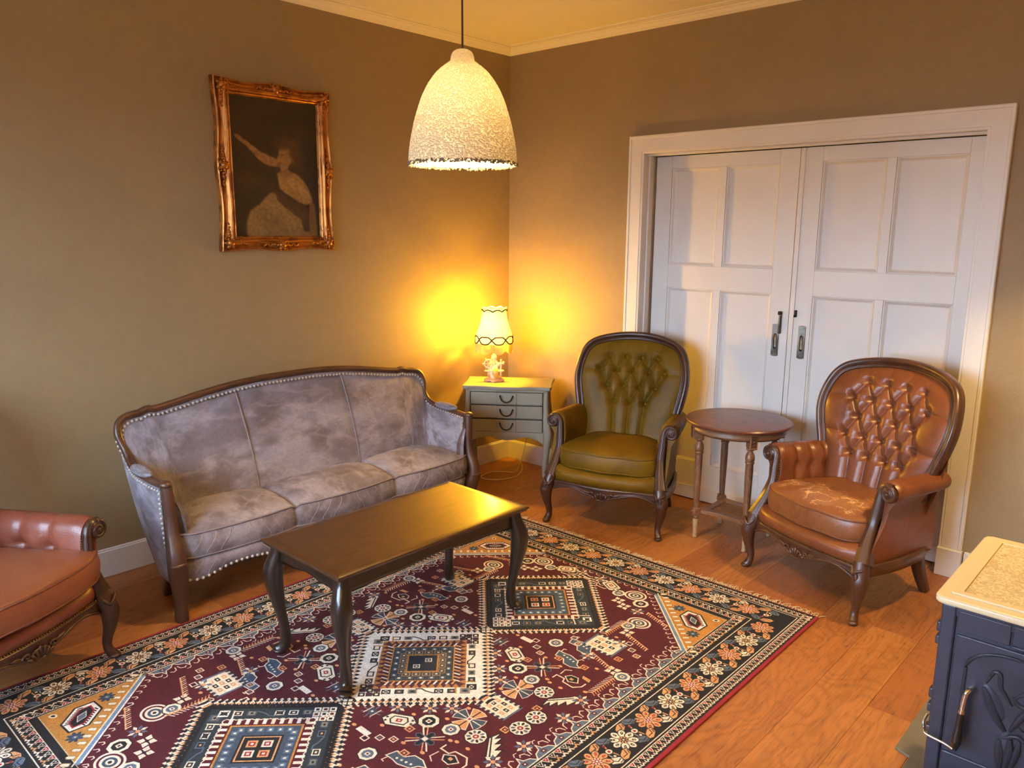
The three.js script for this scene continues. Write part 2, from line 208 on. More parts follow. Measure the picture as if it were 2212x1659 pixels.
// ---------- the room ----------
const RX = 4.7, RZ = 5.2, CH = 2.775;
{
  const floor = struct('floor', box(-0.2, RX + 0.2, -0.12, -0.02, -0.4, RZ + 0.2), M.darkMetal, 'oak plank floor in a warm orange-brown finish');
  const R = rng(5), PW = 0.186;
  for (let c = 0, x = 0.0; x < RX; c++, x += PW) {
    let z = -0.3 - R() * 1.4;
    while (z < RZ) {
      const L = 1.25 + R() * 1.1, z0 = max(z, -0.3), z1 = min(z + L, RZ);
      if (z1 - z0 > 0.03) {
        const g = box(x + 0.0003, min(x + PW, RX) - 0.0003, -0.02, -0.0004 * R(), z0 + 0.0003, z1 - 0.0003, 0.001, 'z', 1);
        boxUV(g, 'z', [R() * 7, R() * 5]); obj('plank', g, M.planks[(R() * 4) | 0], floor);
      }
      z += L;
    }
  }
  struct('wall_left', box(-0.15, 0, -0.25, CH + 0.1, -0.4, RZ + 0.2), M.wall);
  struct('wall_right', box(RX, RX + 0.15, -0.25, CH + 0.1, -0.4, RZ + 0.2), M.wall);
  const DX0 = 1.065, DX1 = 2.85, DY = 2.065;
  struct('wall_back', [box(0, DX0, -0.02, CH + 0.02, -0.25, 0), box(DX1, RX, -0.02, CH + 0.02, -0.25, 0), box(DX0, DX1, DY, CH + 0.02, -0.25, 0)], M.wall);
  struct('wall_light_block', box(DX0 - 0.2, DX1 + 0.2, -0.2, CH, -0.42, -0.26), M.wall);  // unseen panel added behind the doors to keep sky light out of the gaps
  struct('wall_front', [box(0, WIN.x0, -0.02, CH + 0.02, RZ, RZ + 0.2), box(WIN.x1, RX, -0.02, CH + 0.02, RZ, RZ + 0.2), box(WIN.x0, WIN.x1, -0.02, WIN.y0, RZ, RZ + 0.2), box(WIN.x0, WIN.x1, WIN.y1, CH + 0.02, RZ, RZ + 0.2)], M.wall);
  struct('ceiling', box(-0.15, RX + 0.15, CH, CH + 0.12, -0.4, RZ + 0.2), M.ceiling);
  // cornice
  const prof = [[0, 2.73], [0.006, 2.7305], [0.011, 2.735], [0.013, 2.7385], [0.019, 2.7385], [0.022, 2.745], [0.03, 2.7535], [0.042, 2.7585], [0.0435, 2.764], [0.058, 2.7645], [0.066, 2.7655], [0.0665, 2.7735], [0.0735, 2.7735], [0.074, 2.7675], [0.082, 2.769], [0.085, 2.7752], [0, 2.7752]];
  const cornice = (a, b, name) => {   // a run along x or z with mitred ends
    const g = surf(prof.length, 1, (u, v) => { const q = prof[Math.round(u * prof.length) % prof.length]; return v < 0.5 ? a(q[0], q[1]) : b(q[0], q[1]); }, { cu: true });
    const h = toCreasedNormals(g, 0.35); boxUV(h, 'x'); struct(name, h, M.ceiling);
  };
  cornice((d, y) => [d, y, RZ - d], (d, y) => [d, y, d], 'trim_1');
  cornice((d, y) => [d, y, d], (d, y) => [RX - d, y, d], 'trim_2');
  cornice((d, y) => [RX - d, y, d], (d, y) => [RX - d, y, RZ - d], 'trim_3');
  cornice((d, y) => [RX - d, y, RZ - d], (d, y) => [d, y, RZ - d], 'trim_4');
  // baseboards
  const bb = (x0, x1, z0, z1) => [box(x0, x1, 0, 0.128, z0, z1, 0.004, x1 - x0 > z1 - z0 ? 'x' : 'z'), box(x0, x1 - (x1 - x0 > z1 - z0 ? 0 : 0.006), 0.126, 0.136, z0, z1 - (x1 - x0 > z1 - z0 ? 0.006 : 0), 0.004, 'x')];
  struct('baseboard_left', bb(0, 0.018, 0, RZ), M.white);
  struct('baseboard_back', [...bb(0.018, 0.976, 0, 0.018), ...bb(2.945, RX - 0.02, 0, 0.018)], M.white);
  struct('baseboard_right', bb(RX - 0.018, RX, 0, RZ), M.white);
  struct('baseboard_front', bb(0.02, RX - 0.02, RZ - 0.018, RZ), M.white);
  // door casing: moulded architrave with plinth blocks, lining behind it
  const ca = [[0, 0], [0, 0.014], [0.003, 0.017], [0.012, 0.017], [0.014, 0.02], [0.084, 0.021], [0.087, 0.025], [0.098, 0.026], [0.102, 0.022], [0.102, 0]];  // [outwards, proud]
  const I0 = 1.081, I1 = 2.834, IT = 2.05;
  const leg = (s) => toCreasedNormals(surf(ca.length, 1, (u, v) => { const q = ca[Math.round(u * ca.length) % ca.length]; return [s < 0 ? I0 - q[0] : I1 + q[0], v < 0.5 ? 0.137 : IT + q[0], q[1]]; }, { cu: true, flip: s > 0 }), 0.4);
  const head = toCreasedNormals(surf(ca.length, 1, (u, v) => { const q = ca[Math.round(u * ca.length) % ca.length]; return [v < 0.5 ? I0 - q[0] : I1 + q[0], IT + q[0], q[1]]; }, { cu: true }), 0.4);
  const fr = structGroup('trim_5', 'white moulded casing round the double sliding doors');
  for (const [nm, g] of [['casing_leg', leg(-1)], ['casing_leg', leg(1)], ['casing_head', head]]) { boxUV(g, 'y'); obj(nm, g, M.white, fr); }
  obj('plinth_block', box(I0 - 0.106, I0 + 0.002, 0, 0.138, 0, 0.034, 0.004), M.white, fr);
  obj('plinth_block', box(I1 - 0.002, I1 + 0.106, 0, 0.138, 0, 0.034, 0.004), M.white, fr);
  obj('lining', [box(DX0, I0, 0, IT, -0.25, 0.002, 0.002, 'y'), box(I1, DX1, 0, IT, -0.25, 0.002, 0.002, 'y'), box(DX0, DX1, IT, DY, -0.25, 0.002, 0.002), box(I0, I0 + 0.012, 0, IT, -0.075, -0.035, 0.003, 'y'), box(I0, I1, IT - 0.012, IT, -0.06, -0.02, 0.003)], M.white, fr);
  // two sliding leaves: stiles and rails proud of recessed panels with bevelled sticking
  const leaf = (x0, x1, zf, panels, label, bead) => {
    const d = structGroup('door_1', label), y0 = 0.008, y1 = 2.038, t = 0.036;
    const xs = [x0, panels[0][0], panels[0][1], panels[1][0], panels[1][1], x1], PY = [[0.235, 1.28], [1.412, 1.966]];
    const st = (a, b, c, e) => box(a, b, c, e, zf - t, zf, 0.0015, e - c > b - a ? 'y' : 'x', 1);
    obj('stile', st(xs[0], xs[1], y0, y1), M.white, d); obj('stile', st(xs[4], xs[5], y0, y1), M.white, d);
    for (const [a, b] of [[y0, PY[0][0]], [PY[0][1], PY[1][0]], [PY[1][1], y1]]) obj('rail', st(xs[1], xs[4], a, b), M.white, d);
    for (const [a, b] of PY) {
      obj('mullion', st(xs[2], xs[3], a, b), M.white, d);
      for (const [c, e] of panels) {
        obj('panel', box(c, e, a, b, zf - t * 0.75, zf - t * 0.5), M.white, d);
        const m = [[0, 0], [0, -0.004], [0.006, -0.005], [0.017, -0.0165], [0.02, -0.0175], [0.02, -0.02]], C = [[c, a, 1, 1], [e, a, -1, 1], [e, b, -1, -1], [c, b, 1, -1]];
        for (let k = 0; k < 4; k++) { const A = C[k], B = C[(k + 1) % 4]; const g = toCreasedNormals(surf(m.length - 1, 1, (u, v) => { const q = m[Math.round(u * (m.length - 1))], P = v < 0.5 ? A : B; return [P[0] + P[2] * q[0], P[1] + P[3] * q[0], zf + q[1]]; }, { flip: true }), 0.4); boxUV(g, 'x'); obj('panel_moulding', g, M.white, d); }
      }
    }
    obj('kick_rail', box(x0, x1, y0, 0.088, zf - 0.002, zf + 0.008, 0.003), M.white, d);
    if (bead) obj('meeting_bead', box(x0 + 0.0, x0 + 0.026, y0, y1, zf - 0.002, zf + 0.006, 0.003, 'y'), M.white, d);
    return d;
  };
  const dl = leaf(1.0945, 1.962, -0.105, [[1.2, 1.502], [1.55, 1.856]], 'white panelled sliding door leaf behind the olive armchair, with lock lever');
  const dr = leaf(1.969, 2.828, -0.1, [[2.085, 2.398], [2.44, 2.752]], 'white panelled sliding door leaf behind the orange-brown armchair', true);
  dl.name = 'door_1'; dr.name = 'door_2';
  // flush pulls
  const pull = (d, x, y, zf) => {
    const sh = new THREE.Shape(); const w = 0.0185, h = 0.088; sh.moveTo(-w, -h + 0.004); sh.quadraticCurveTo(0, -h - 0.005, w, -h + 0.004); sh.lineTo(w, h - 0.004); sh.quadraticCurveTo(0, h + 0.005, -w, h - 0.004); sh.closePath();
    const slot = new THREE.Path(), sw = 0.0095, s1 = 0.036; slot.absarc(0, s1 - 0.008, sw, 0, PI, false); slot.absarc(0, -s1 - 0.004, sw, PI, 2 * PI, false); slot.closePath(); sh.holes.push(slot);
    const g = new THREE.ExtrudeGeometry(sh, { depth: 0.003, bevelEnabled: true, bevelSize: 0.0012, bevelThickness: 0.0012, bevelSegments: 2, curveSegments: 12 }); g.translate(x, y, zf); boxUV(g);
    const o = obj('flush_pull', g, M.nickel, d); obj('recess', box(x - 0.012, x + 0.012, y - 0.052, y + 0.042, zf - 0.001, zf + 0.0012), M.blackHole, o);
    obj('finger_bar', sweep([V(x + 0.001, y - 0.038, zf + 0.002), V(x + 0.001, y + 0.03, zf + 0.002)], ring(0.0062, 10, 0.003), { n: 8, up: V(0, 0, 1) }), M.nickel, o);
    obj('screw', [ell(x, y + 0.075, zf + 0.0045, 0.003, 0.003, 0.0015, 8), ell(x, y - 0.075, zf + 0.0045, 0.003, 0.003, 0.0015, 8)], M.chrome, o);
  };
  pull(dl, 1.897, 1.028, -0.105); pull(dr, 2.045, 1.03, -0.1);
  const lv = obj('lock_lever', box(1.91, 1.926, 1.065, 1.182, -0.107, -0.093, 0.003, 'y'), M.nickel, dl);
  obj('lever_cap', [box(1.909, 1.928, 1.168, 1.188, -0.1, -0.084, 0.004), box(1.9205, 1.9275, 1.07, 1.165, -0.094, -0.0895, 0.0015, 'y')], M.darkMetal, lv);
  obj('lever_rivet', ell(1.912, 1.072, -0.0925, 0.004, 0.004, 0.003, 10), M.chrome, lv);
  obj('lock_keeper', [box(1.998, 2.01, 1.162, 1.2, -0.1, -0.089, 0.003), ell(2.001, 1.168, -0.088, 0.005, 0.006, 0.005, 10)], M.darkMetal, dr);
  // window behind the camera
  const w = structGroup('window_1', 'wide daylight window');
  const { x0, x1, y0, y1 } = WIN;
  obj('window_frame', [box(x0, x1, y0, y0 + 0.06, RZ + 0.03, RZ + 0.1), box(x0, x1, y1 - 0.06, y1, RZ + 0.03, RZ + 0.1), box(x0, x0 + 0.06, y0, y1, RZ + 0.03, RZ + 0.1), box(x1 - 0.06, x1, y0, y1, RZ + 0.03, RZ + 0.1), ...[1, 2].map((k) => box(lerp(x0, x1, k / 3) - 0.03, lerp(x0, x1, k / 3) + 0.03, y0, y1, RZ + 0.03, RZ + 0.1))], M.white, w);
  const glass = phy({ color: 0xffffff, transmission: 1, thickness: 0, roughness: 0.02, ior: 1.5 });
  for (let k = 0; k < 3; k++) obj('pane', box(lerp(x0, x1, k / 3) + 0.03, lerp(x0, x1, (k + 1) / 3) - 0.03, y0 + 0.06, y1 - 0.06, RZ + 0.06, RZ + 0.066), glass, w);
  obj('window_sill', box(x0 - 0.03, x1 + 0.03, y0 - 0.03, y0, RZ - 0.04, RZ + 0.1, 0.006), M.white, w);
}
// ---------- armchairs ----------
function armchair(t, o) {
  const { wood, leather: lm, seatLeather: sm = lm, nail = M.nailBrass, rows, tuftArm = false, ah = 0, backH = 1.0, zb = 0, zf = 0, sx = 1, sz = 0, bw = 1 } = o;
  // --- back: a leaning, slightly hollow shape; a across (-1..1), v up (0..1)
  const Y0 = 0.36, HH = backH - 0.01 - Y0;
  const wv = (v) => 0.258 + (0.054 + 0.312 * (bw - 1)) * sst(0.15, 0.75, v);
  const plan = (a, v) => {
    let q = max(0, (v - 0.55) / 0.45); const k = 0.5, a2 = a * sqrt(1 - q * q * k / 2), q2 = q * sqrt(1 - a * a * k / 2), vv = v < 0.55 ? v : 0.55 + 0.45 * q2;
    return [a2 * wv(vv), Y0 + HH * (vv - 0.024 * a2 * a2 * q), vv];
  };
  const zAt = (x, y) => zb - 0.115 - 0.165 * pow(max(0, (y - Y0) / HH), 1.15) + 0.06 * pow(abs(x) / 0.3, 2.2);
  const NB = V(0, 0.26, 0.966).normalize();
  const btns = []; rows.forEach(([y, xs], r) => xs.forEach((x) => btns.push([x, y, r])));
  const segs = [];
  for (const a of btns) for (const b of btns) if (b[2] === a[2] + 1 && abs(a[0] - b[0]) < 0.075) segs.push([a[0], a[1], b[0], b[1], 1]);
  const last = rows.length - 1;
  for (const b of btns) { if (b[2] === last) segs.push([b[0], b[1], b[0] * 0.86, 0.38, 0.85]); if (b[2] === 0) segs.push([b[0], b[1], b[0] * 1.12, 1.0, 0.6]); }
  rows.forEach(([y, xs], r) => { if (xs.length === max(...rows.map((q) => q[1].length))) { segs.push([xs[0], y, -0.33, y + 0.005, 0.55]); segs.push([xs[xs.length - 1], y, 0.33, y + 0.005, 0.55]); } });
  const segD = (x, y, s) => { const dx = s[2] - s[0], dy = s[3] - s[1], t = clamp(((x - s[0]) * dx + (y - s[1]) * dy) / (dx * dx + dy * dy)); return hypot(x - s[0] - dx * t, y - s[1] - dy * t); };
  const puff = (x, y, a, v) => {
    const e = (1 - pow(abs(a), 6)) * (1 - pow(v, 9)); let d = 0.05 * e, cut = 0;
    for (const b of btns) { const r2 = (x - b[0]) ** 2 + (y - b[1]) ** 2; cut = max(cut, 0.034 * exp(-r2 / 0.0006) + 0.012 * exp(-r2 / 0.00007)); }
    for (const s of segs) { const r = segD(x, y, s); cut = max(cut, s[4] * (0.014 * exp(-r * r / 0.00034) + 0.01 * exp(-abs(r) / 0.0038))); }
    return d - cut * e;
  };
  const backPt = (a, v) => { const [x, y] = plan(a, v), z = zAt(x, y), d = puff(x, y, a, v); return [x + NB.x * d, y + NB.y * d, z + NB.z * d]; };
  obj('back_cushion', surf(180, 180, (u, v) => backPt(u * 2 - 1, v), { su: 0.62, sv: 0.64 }), lm, t);
  for (const b of btns) { const z = zAt(b[0], b[1]), d = 0.007; obj('button', ell(b[0], b[1] + NB.y * d, z + NB.z * d, 0.0095, 0.0095, 0.0065, 12), lm, t); }
  obj('outside_back', surf(24, 24, (u, v) => { const a = u * 2 - 1; const [x, y] = plan(a, v), yy = lerp(0.22, y, pow(v, 0.8)), k = 0.055 - 0.02 * pow(abs(a), 4); return [x * 1.03, v < 0.02 ? 0.22 : yy, zAt(x, max(yy, Y0)) - k]; }, { su: 0.62, sv: 0.8, flip: true }), lm, t);
  // --- show-wood frame round the back
  let fp = []; { const raw = []; for (let i = 0; i <= 60; i++) raw.push([-1, lerp(0.2, 1, i / 60)]); for (let i = 1; i < 80; i++) raw.push([lerp(-1, 1, i / 80), 1]); for (let i = 60; i >= 0; i--) raw.push([1, lerp(0.2, 1, i / 60)]);
    let p = raw.map(([a, v]) => { const [x, y] = plan(a, v); return [x, y]; });
    for (let it = 0; it < 60; it++) p = p.map((q, i) => (i && i < p.length - 1 ? [(p[i - 1][0] + 2 * q[0] + p[i + 1][0]) / 4, (p[i - 1][1] + 2 * q[1] + p[i + 1][1]) / 4] : q));
    p.forEach((q, i) => { if (i % 4 && i !== p.length - 1) return; const a = p[max(0, i - 1)], b = p[min(p.length - 1, i + 1)], l = hypot(b[0] - a[0], b[1] - a[1]), nx = -(b[1] - a[1]) / l, ny = (b[0] - a[0]) / l, e = min(i, p.length - 1 - i) / 14, fl_ = max(0, 1 - e), off = 0.015 + 0.014 * fl_ * fl_; fp.push(V(q[0] + nx * off, q[1] + ny * off, zAt(q[0], q[1]) + 0.012 * fl_)); }); }
  const fprof = [[-0.026, -0.026], [-0.026, 0.002], [-0.0245, 0.0095], [-0.02, 0.0125], [-0.0155, 0.0105], [-0.0135, 0.007], [-0.011, 0.0105], [-0.004, 0.0205], [0.006, 0.025], [0.015, 0.022], [0.021, 0.013], [0.0235, 0.0], [0.022, -0.02], [0.012, -0.03], [-0.016, -0.03]];
  obj('back_frame', sweep(fp, fprof.map(([p, n]) => [-p, n]), { n: 150, up: NB, scale: (s) => 0.8 + 0.2 * sst(0, 0.12, min(s, 1 - s)) }), wood, t);
  for (const s of [-1, 1]) { const p = fp[s < 0 ? 0 : fp.length - 1]; obj('frame_scroll', [ell(p.x, p.y - 0.006, p.z + 0.012, 0.022, 0.02, 0.022, 14), tube(Array.from({ length: 16 }, (_, i) => V(p.x + s * cos(i * 0.55) * (0.017 - i * 0.0009), p.y - 0.006 + sin(i * 0.55) * (0.017 - i * 0.0009), p.z + 0.03)), 0.0038, 30, 6)], wood, t); }
  // --- arms
  const aTop = 0.602 + ah;
  const sec = smoothPts([[-0.012, 0.30], [-0.02, 0.42], [-0.022, aTop - 0.09], [-0.012, aTop - 0.03], [0.018, aTop - 0.001], [0.052, aTop], [0.083, aTop - 0.02], [0.091, aTop - 0.05], [0.078, aTop - 0.074], [0.056, aTop - 0.084], [0.047, aTop - 0.13], [0.047, 0.36], [0.044, 0.225]], 40);
  const armAxis = (s) => [lerp(0.232, 0.288, pow(s, 0.8)) , lerp(-0.2 + zb, 0.178 + zf, s)];
  const fwd = (y) => (0.1 - zf) * (1 - sst(0.25, 0.49, y));
  for (const sd of [-1, 1]) {
    const g = surf(sec.length - 1, 40, (u, v) => {
      const q = sec[Math.round(u * (sec.length - 1))], [ax, az] = armAxis(v); let ox = q[0], y = q[1]; const rollUp = sst(aTop - 0.14, aTop, y);
      y += rollUp * 0.012 * (v - 0.6); ox += rollUp * 0.012 * (1 - v); if (v > 0.93) { const k = (v - 0.93) / 0.07; ox = lerp(ox, 0.03, 0.12 * k * k * rollUp); y -= 0.008 * k * k * rollUp; }
      if (tuftArm && u < 0.45 && y > 0.36) for (const [sv, yy] of [[0.3, aTop - 0.11], [0.52, aTop - 0.11], [0.74, aTop - 0.11]]) { const dz = (v - sv) * 0.38, dy = y - yy; ox += 0.024 * exp(-(dz * dz + dy * dy) / 0.0006) + 0.008 * exp(-dz * dz / 0.00014) * sst(0.34, 0.4, y); y -= 0.006 * exp(-dz * dz / 0.00014) * rollUp; }
      return [sd * (ax + ox), y, az + v * v * fwd(y)];
    }, { su: 0.75, sv: 0.4, flip: sd > 0 });
    obj('arm', g, lm, t);
    const cap = (() => { const P = [], I = [], U = []; const [ax, az] = armAxis(1); P.push(sd * (ax + 0.025), 0.45, az + fwd(0.45)); U.push(0, 0); sec.forEach((q) => { let ox = q[0], y = q[1]; const r = sst(aTop - 0.14, aTop, y); y += r * 0.012 * 0.4 - 0.008 * r; ox = lerp(ox, 0.03, 0.12 * r); P.push(sd * (ax + ox), y, az + fwd(y)); U.push(ox, y); }); for (let i = 1; i < sec.length; i++) sd > 0 ? I.push(0, i + 1, i) : I.push(0, i, i + 1); const c = new THREE.BufferGeometry(); c.setAttribute('position', new THREE.Float32BufferAttribute(P, 3)); c.setAttribute('uv', new THREE.Float32BufferAttribute(U, 2)); c.setIndex(I); c.computeVertexNormals(); return c; })();
    obj('arm_facing', cap, lm, t);
    // scrolled wooden support and cabriole leg
    const cx = sd * 0.336, cy = aTop - 0.046, cz = 0.186 + zf, ck = 1 - zf / 0.1;
    const sup = [[cx + sd * 0.012, cy + 0.032, cz], [cx - sd * 0.018, cy + 0.03, cz], [cx - sd * 0.038, cy + 0.004, cz], [cx - sd * 0.042, cy - 0.05, cz + 0.008 * ck], [cx - sd * 0.046, lerp(cy - 0.05, 0.27, 0.4), cz + 0.026 * ck], [cx - sd * 0.036, lerp(cy - 0.05, 0.27, 0.75), cz + 0.066 * ck], [cx - sd * 0.022, 0.262, cz + 0.098 * ck]];
    obj('arm_support', [
      sweep(sup.map((p) => V(...p)), [[-1, -1], [-1.05, 0.2], [-0.8, 0.75], [-0.45, 0.6], [-0.2, 0.95], [0.2, 0.95], [0.45, 0.6], [0.8, 0.75], [1.05, 0.2], [1, -1]].map(([a, b]) => [a, b]), { n: 40, up: (s, p, T) => V(0, 0.25, 1), scale: (s) => [at([0.012, 0.015, 0.018, 0.02, 0.022, 0.027, 0.034], s), at([0.016, 0.017, 0.018, 0.019, 0.021, 0.025, 0.03], s)] }),
      tube(Array.from({ length: 26 }, (_, i) => { const f = i / 25, a = PI / 2 - sd * f * 10.5, r = lerp(0.034, 0.005, f); return V(cx + cos(a) * r, cy + sin(a) * r, cz + 0.012 + 0.006 * f); }), (s) => lerp(0.0085, 0.005, s), 80, 8),
      ell(cx, cy, cz + 0.004, 0.036, 0.036, 0.016, 20), ell(cx, cy, cz + 0.018, 0.009, 0.009, 0.007, 12),
    ], wood, t);
    if (o.armNails !== false) obj('nail_trim', nails(Array.from({ length: 26 }, (_, i) => { const c = curveOf(sup).getPointAt(0.22 + 0.74 * i / 25); return [c.x - sd * 0.026, c.y, c.z - 0.002]; }), 0.0032), nail, t).userData.kind = 'stuff';
    const lx = sd * 0.312, lp = [[lx - sd * 0.004, 0.268, 0.278], [lx + sd * 0.004, 0.235, 0.288], [lx + sd * 0.016, 0.19, 0.302], [lx + sd * 0.012, 0.13, 0.302], [lx + sd * 0.0, 0.07, 0.294], [lx, 0.035, 0.298], [lx + sd * 0.008, 0.012, 0.31]];
    obj('front_leg', onFloor(merge([
      sweep(lp.map((p) => V(...p)), ring(1, 14), { n: 44, up: V(0, 0.1, 1), scale: (s) => at([0.032, 0.034, 0.035, 0.027, 0.0195, 0.0165, 0.019], s) }),
      ell(lx + sd * 0.009, 0.0105, 0.314, 0.021, 0.0105, 0.023, 14), ell(lx + sd * 0.014, 0.205, 0.325, 0.013, 0.03, 0.01, 12, [0.2, 0, 0]),
      tube([V(lx - sd * 0.02, 0.245, 0.31), V(lx - sd * 0.004, 0.225, 0.328), V(lx + sd * 0.014, 0.24, 0.33), V(lx + sd * 0.034, 0.25, 0.315)], 0.006, 20, 6),
    ])), wood, t);
    const rl = [V(sd * 0.225, 0.24, zb - 0.17), V(sd * 0.228, 0.12, zb - 0.195), V(sd * 0.236, -(o.drop || 0), zb - 0.245)];
    obj('rear_leg', sweep(rl, [[-1, -1], [1, -1], [1, 1], [-1, 1]], { n: 10, up: V(0, 0.2, 1), scale: (s) => lerp(0.024, 0.016, s) }), wood, t);
    obj('side_rail', sweep([V(sd * 0.326, 0.235, 0.27), V(sd * 0.33, 0.235, 0.12), V(sd * 0.305, 0.235, -0.06), V(sd * 0.25, 0.235, zb - 0.2)], [[-0.014, -0.026], [0.014, -0.026], [0.014, 0.02], [-0.014, 0.02]], { n: 24 }), o.railMat || wood, t);
  }
  // --- front rail with carved crest, seat strip, nails, cushion
  const bow = (x) => 0.292 + 0.034 * (1 - pow(x / 0.3, 2)), yb = (x) => 0.2 - 0.016 * exp(-((x / 0.07) ** 2)) + 0.02 * exp(-(((abs(x) - 0.185) / 0.07) ** 2)) - 0.012 * sst(0.24, 0.3, abs(x));
  obj('front_rail', [
    surf(60, 8, (u, v) => { const x = (u * 2 - 1) * 0.3, k = [[0, 0], [1, 0.02], [1, 0.3], [0.86, 0.5], [1, 0.72], [0.95, 0.97], [0.3, 1], [0, 1]][Math.round(v * 8) % 8], y = lerp(yb(x), 0.247, k[1]); return [x, y, bow(x) - 0.03 + 0.03 * k[0]]; }, { cv: true, su: 0.6, sv: 0.1, flip: true }),
    tube(Array.from({ length: 41 }, (_, i) => { const x = (i / 20 - 1) * 0.295; return V(x, yb(x) + 0.003, bow(x) + 0.001); }), 0.0055, 120, 8),
    surf(2, 24, (u, v) => [0.3 * (v * 2 - 1) * 0.98, 0.235, lerp(-0.18, bow(v * 0.6 - 0.3) - 0.02, u)], { su: 0.3, sv: 0.3 }),
  ], wood, t);
  const carve = []; for (let k = -3; k <= 3; k++) carve.push(ell(k * 0.0135, 0.198 - abs(k) * 0.001 + 0.006 * cos(k), bow(0) + 0.004, 0.0075, 0.02 - abs(k) * 0.002, 0.008, 10, [0, 0, -k * 0.32]));
  for (const s of [-1, 1]) carve.push(tube(Array.from({ length: 20 }, (_, i) => { const f = i / 19, a = f * 7; return V(s * (0.052 + cos(a) * 0.017 * (1 - f)), 0.205 + sin(a) * 0.014 * (1 - f), bow(0.06) + 0.004); }), 0.005, 50, 6), ell(s * 0.085, 0.212, bow(0.085) + 0.002, 0.022, 0.008, 0.006, 10, [0, 0, s * 0.25]));
  carve.push(tube(Array.from({ length: 25 }, (_, i) => V(0.036 * cos(i / 24 * 2 * PI), 0.194 + 0.019 * sin(i / 24 * 2 * PI), bow(0) + 0.003)), 0.0045, 50, 6));
  obj('carved_crest', carve, wood, t);
  obj('seat_strip', surf(50, 14, (u, v) => { const x = (u * 2 - 1) * 0.296, e = 1 - pow(abs(u * 2 - 1), 8), b = sin(PI * clamp(v * 1.02)), y = 0.243 + 0.085 * v; return [x, y, bow(x) - 0.014 + e * 0.024 * pow(b, 0.7) - 0.03 * pow(v, 6)]; }, { su: 0.6, sv: 0.1 }), lm, t);
  obj('seat_deck', surf(12, 12, (u, v) => [lerp(-1, 1, u) * lerp(0.22, 0.29, v), 0.318, lerp(zb - 0.17, bow(lerp(-0.29, 0.29, u)) - 0.03, v)], { su: 0.5, sv: 0.5, flip: true }), lm, t);
  obj('nail_trim', nails(Array.from({ length: 56 }, (_, i) => { const x = (i / 27.5 - 1) * 0.286; return [x, 0.2475, bow(x) - 0.002]; }), 0.0036), nail, t).userData.kind = 'stuff';
  const ol = [[-0.262, 0.262], [-0.278, 0.22], [-0.262, 0.12], [-0.238, 0.0], [-0.222, -0.1], [-0.2, -0.14], [-0.1, -0.152], [0, -0.156], [0.1, -0.152], [0.2, -0.14], [0.222, -0.1], [0.238, 0.0], [0.262, 0.12], [0.278, 0.22], [0.262, 0.262], [0.2, 0.298], [0.1, 0.318], [0, 0.324], [-0.1, 0.318], [-0.2, 0.298]].map(([x, z]) => [x * 0.985 * (z > 0.15 ? sx : 1), z - 0.004 + sz * sst(0.1, 0.25, z) + zb * sst(0, -0.1, z)]);
  const ys = o.seatY || 0.325, cu = obj('seat_cushion', cushion(ol, [[0, ys], [0.6, ys], [0.93, ys + 0.003], [0.992, ys + 0.016], [1.012, ys + 0.045], [1.008, ys + 0.075], [0.985, ys + 0.1], [0.955, ys + 0.112], [0.8, ys + 0.126], [0.45, ys + 0.137], [0, ys + 0.14]], [0, 0.08], (x, z, k) => -0.006 * sst(0.1, 0.3, z) * k + 0.0025 * sin(x * 31 + z * 17) * k), sm, t);
  const pip = (k, y) => tube(ol.map(([x, z]) => V(x * k, y - 0.006 * sst(0.1, 0.3, z) + 0.0025 * sin(x * 31 + z * 17), lerp(0.08, z, k))), 0.004, 160, 6, { closed: true });
  obj('piping', [pip(0.988, ys + 0.1), pip(0.99, ys + 0.014)], lm, cu);
}
const rowsGreen = [[0.878, [-0.145, -0.048, 0.048, 0.145]], [0.8, [-0.192, -0.096, 0, 0.096, 0.192]], [0.712, [-0.145, -0.048, 0.048, 0.145]], [0.622, [-0.094, 0, 0.094]]];
const rowsOrange = [[0.905, [-0.15, -0.05, 0.05, 0.15]], [0.825, [-0.2, -0.1, 0, 0.1, 0.2]], [0.74, [-0.148, -0.05, 0.05, 0.148]], [0.655, [-0.19, -0.095, 0, 0.095, 0.19]], [0.572, [-0.14, -0.047, 0.047, 0.14]]];
{
  const turnOf = (fx, fz) => atan2(fx, fz);
  // olive chair: front feet centre (1.337, .685), facing (.30, .954)
  const g = thing('armchair', 'olive-green leather button-back armchair with carved dark wood frame beside the small chest', 'armchair', [1.337 - 0.3 * 0.3, 0, 0.685 - 0.954 * 0.3], turnOf(0.3, 0.954));
  armchair(g, { wood: M.mahogany, leather: M.leatherGreen, rows: rowsGreen, backH: 1.0 });
  const r = thing('armchair', 'orange-brown leather button-back armchair with cracked seat cushion, right of the round table', 'armchair', [2.436 + 0.37 * 0.3, 0, 0.687 - 0.93 * 0.3], turnOf(-0.37, 0.93));
  armchair(r, { wood: M.mahogany2, leather: M.leatherOrange, seatLeather: M.leatherWorn, rows: rowsOrange, tuftArm: true, backH: 1.01, bw: 1.1 });
  const l = thing('armchair', 'rust-red leather armchair with low tufted arm beside the sofa end', 'armchair', [0.64, 0.0088, 3.452], turnOf(0.9, -0.44));
  armchair(l, { wood: M.mahogany, leather: M.leatherRust, seatLeather: M.leatherRustSeat, rows: rowsOrange, tuftArm: true, ah: -0.055, drop: 0.0084, zb: -0.09, zf: 0.08, sx: 1.18, sz: 0.04 });
}
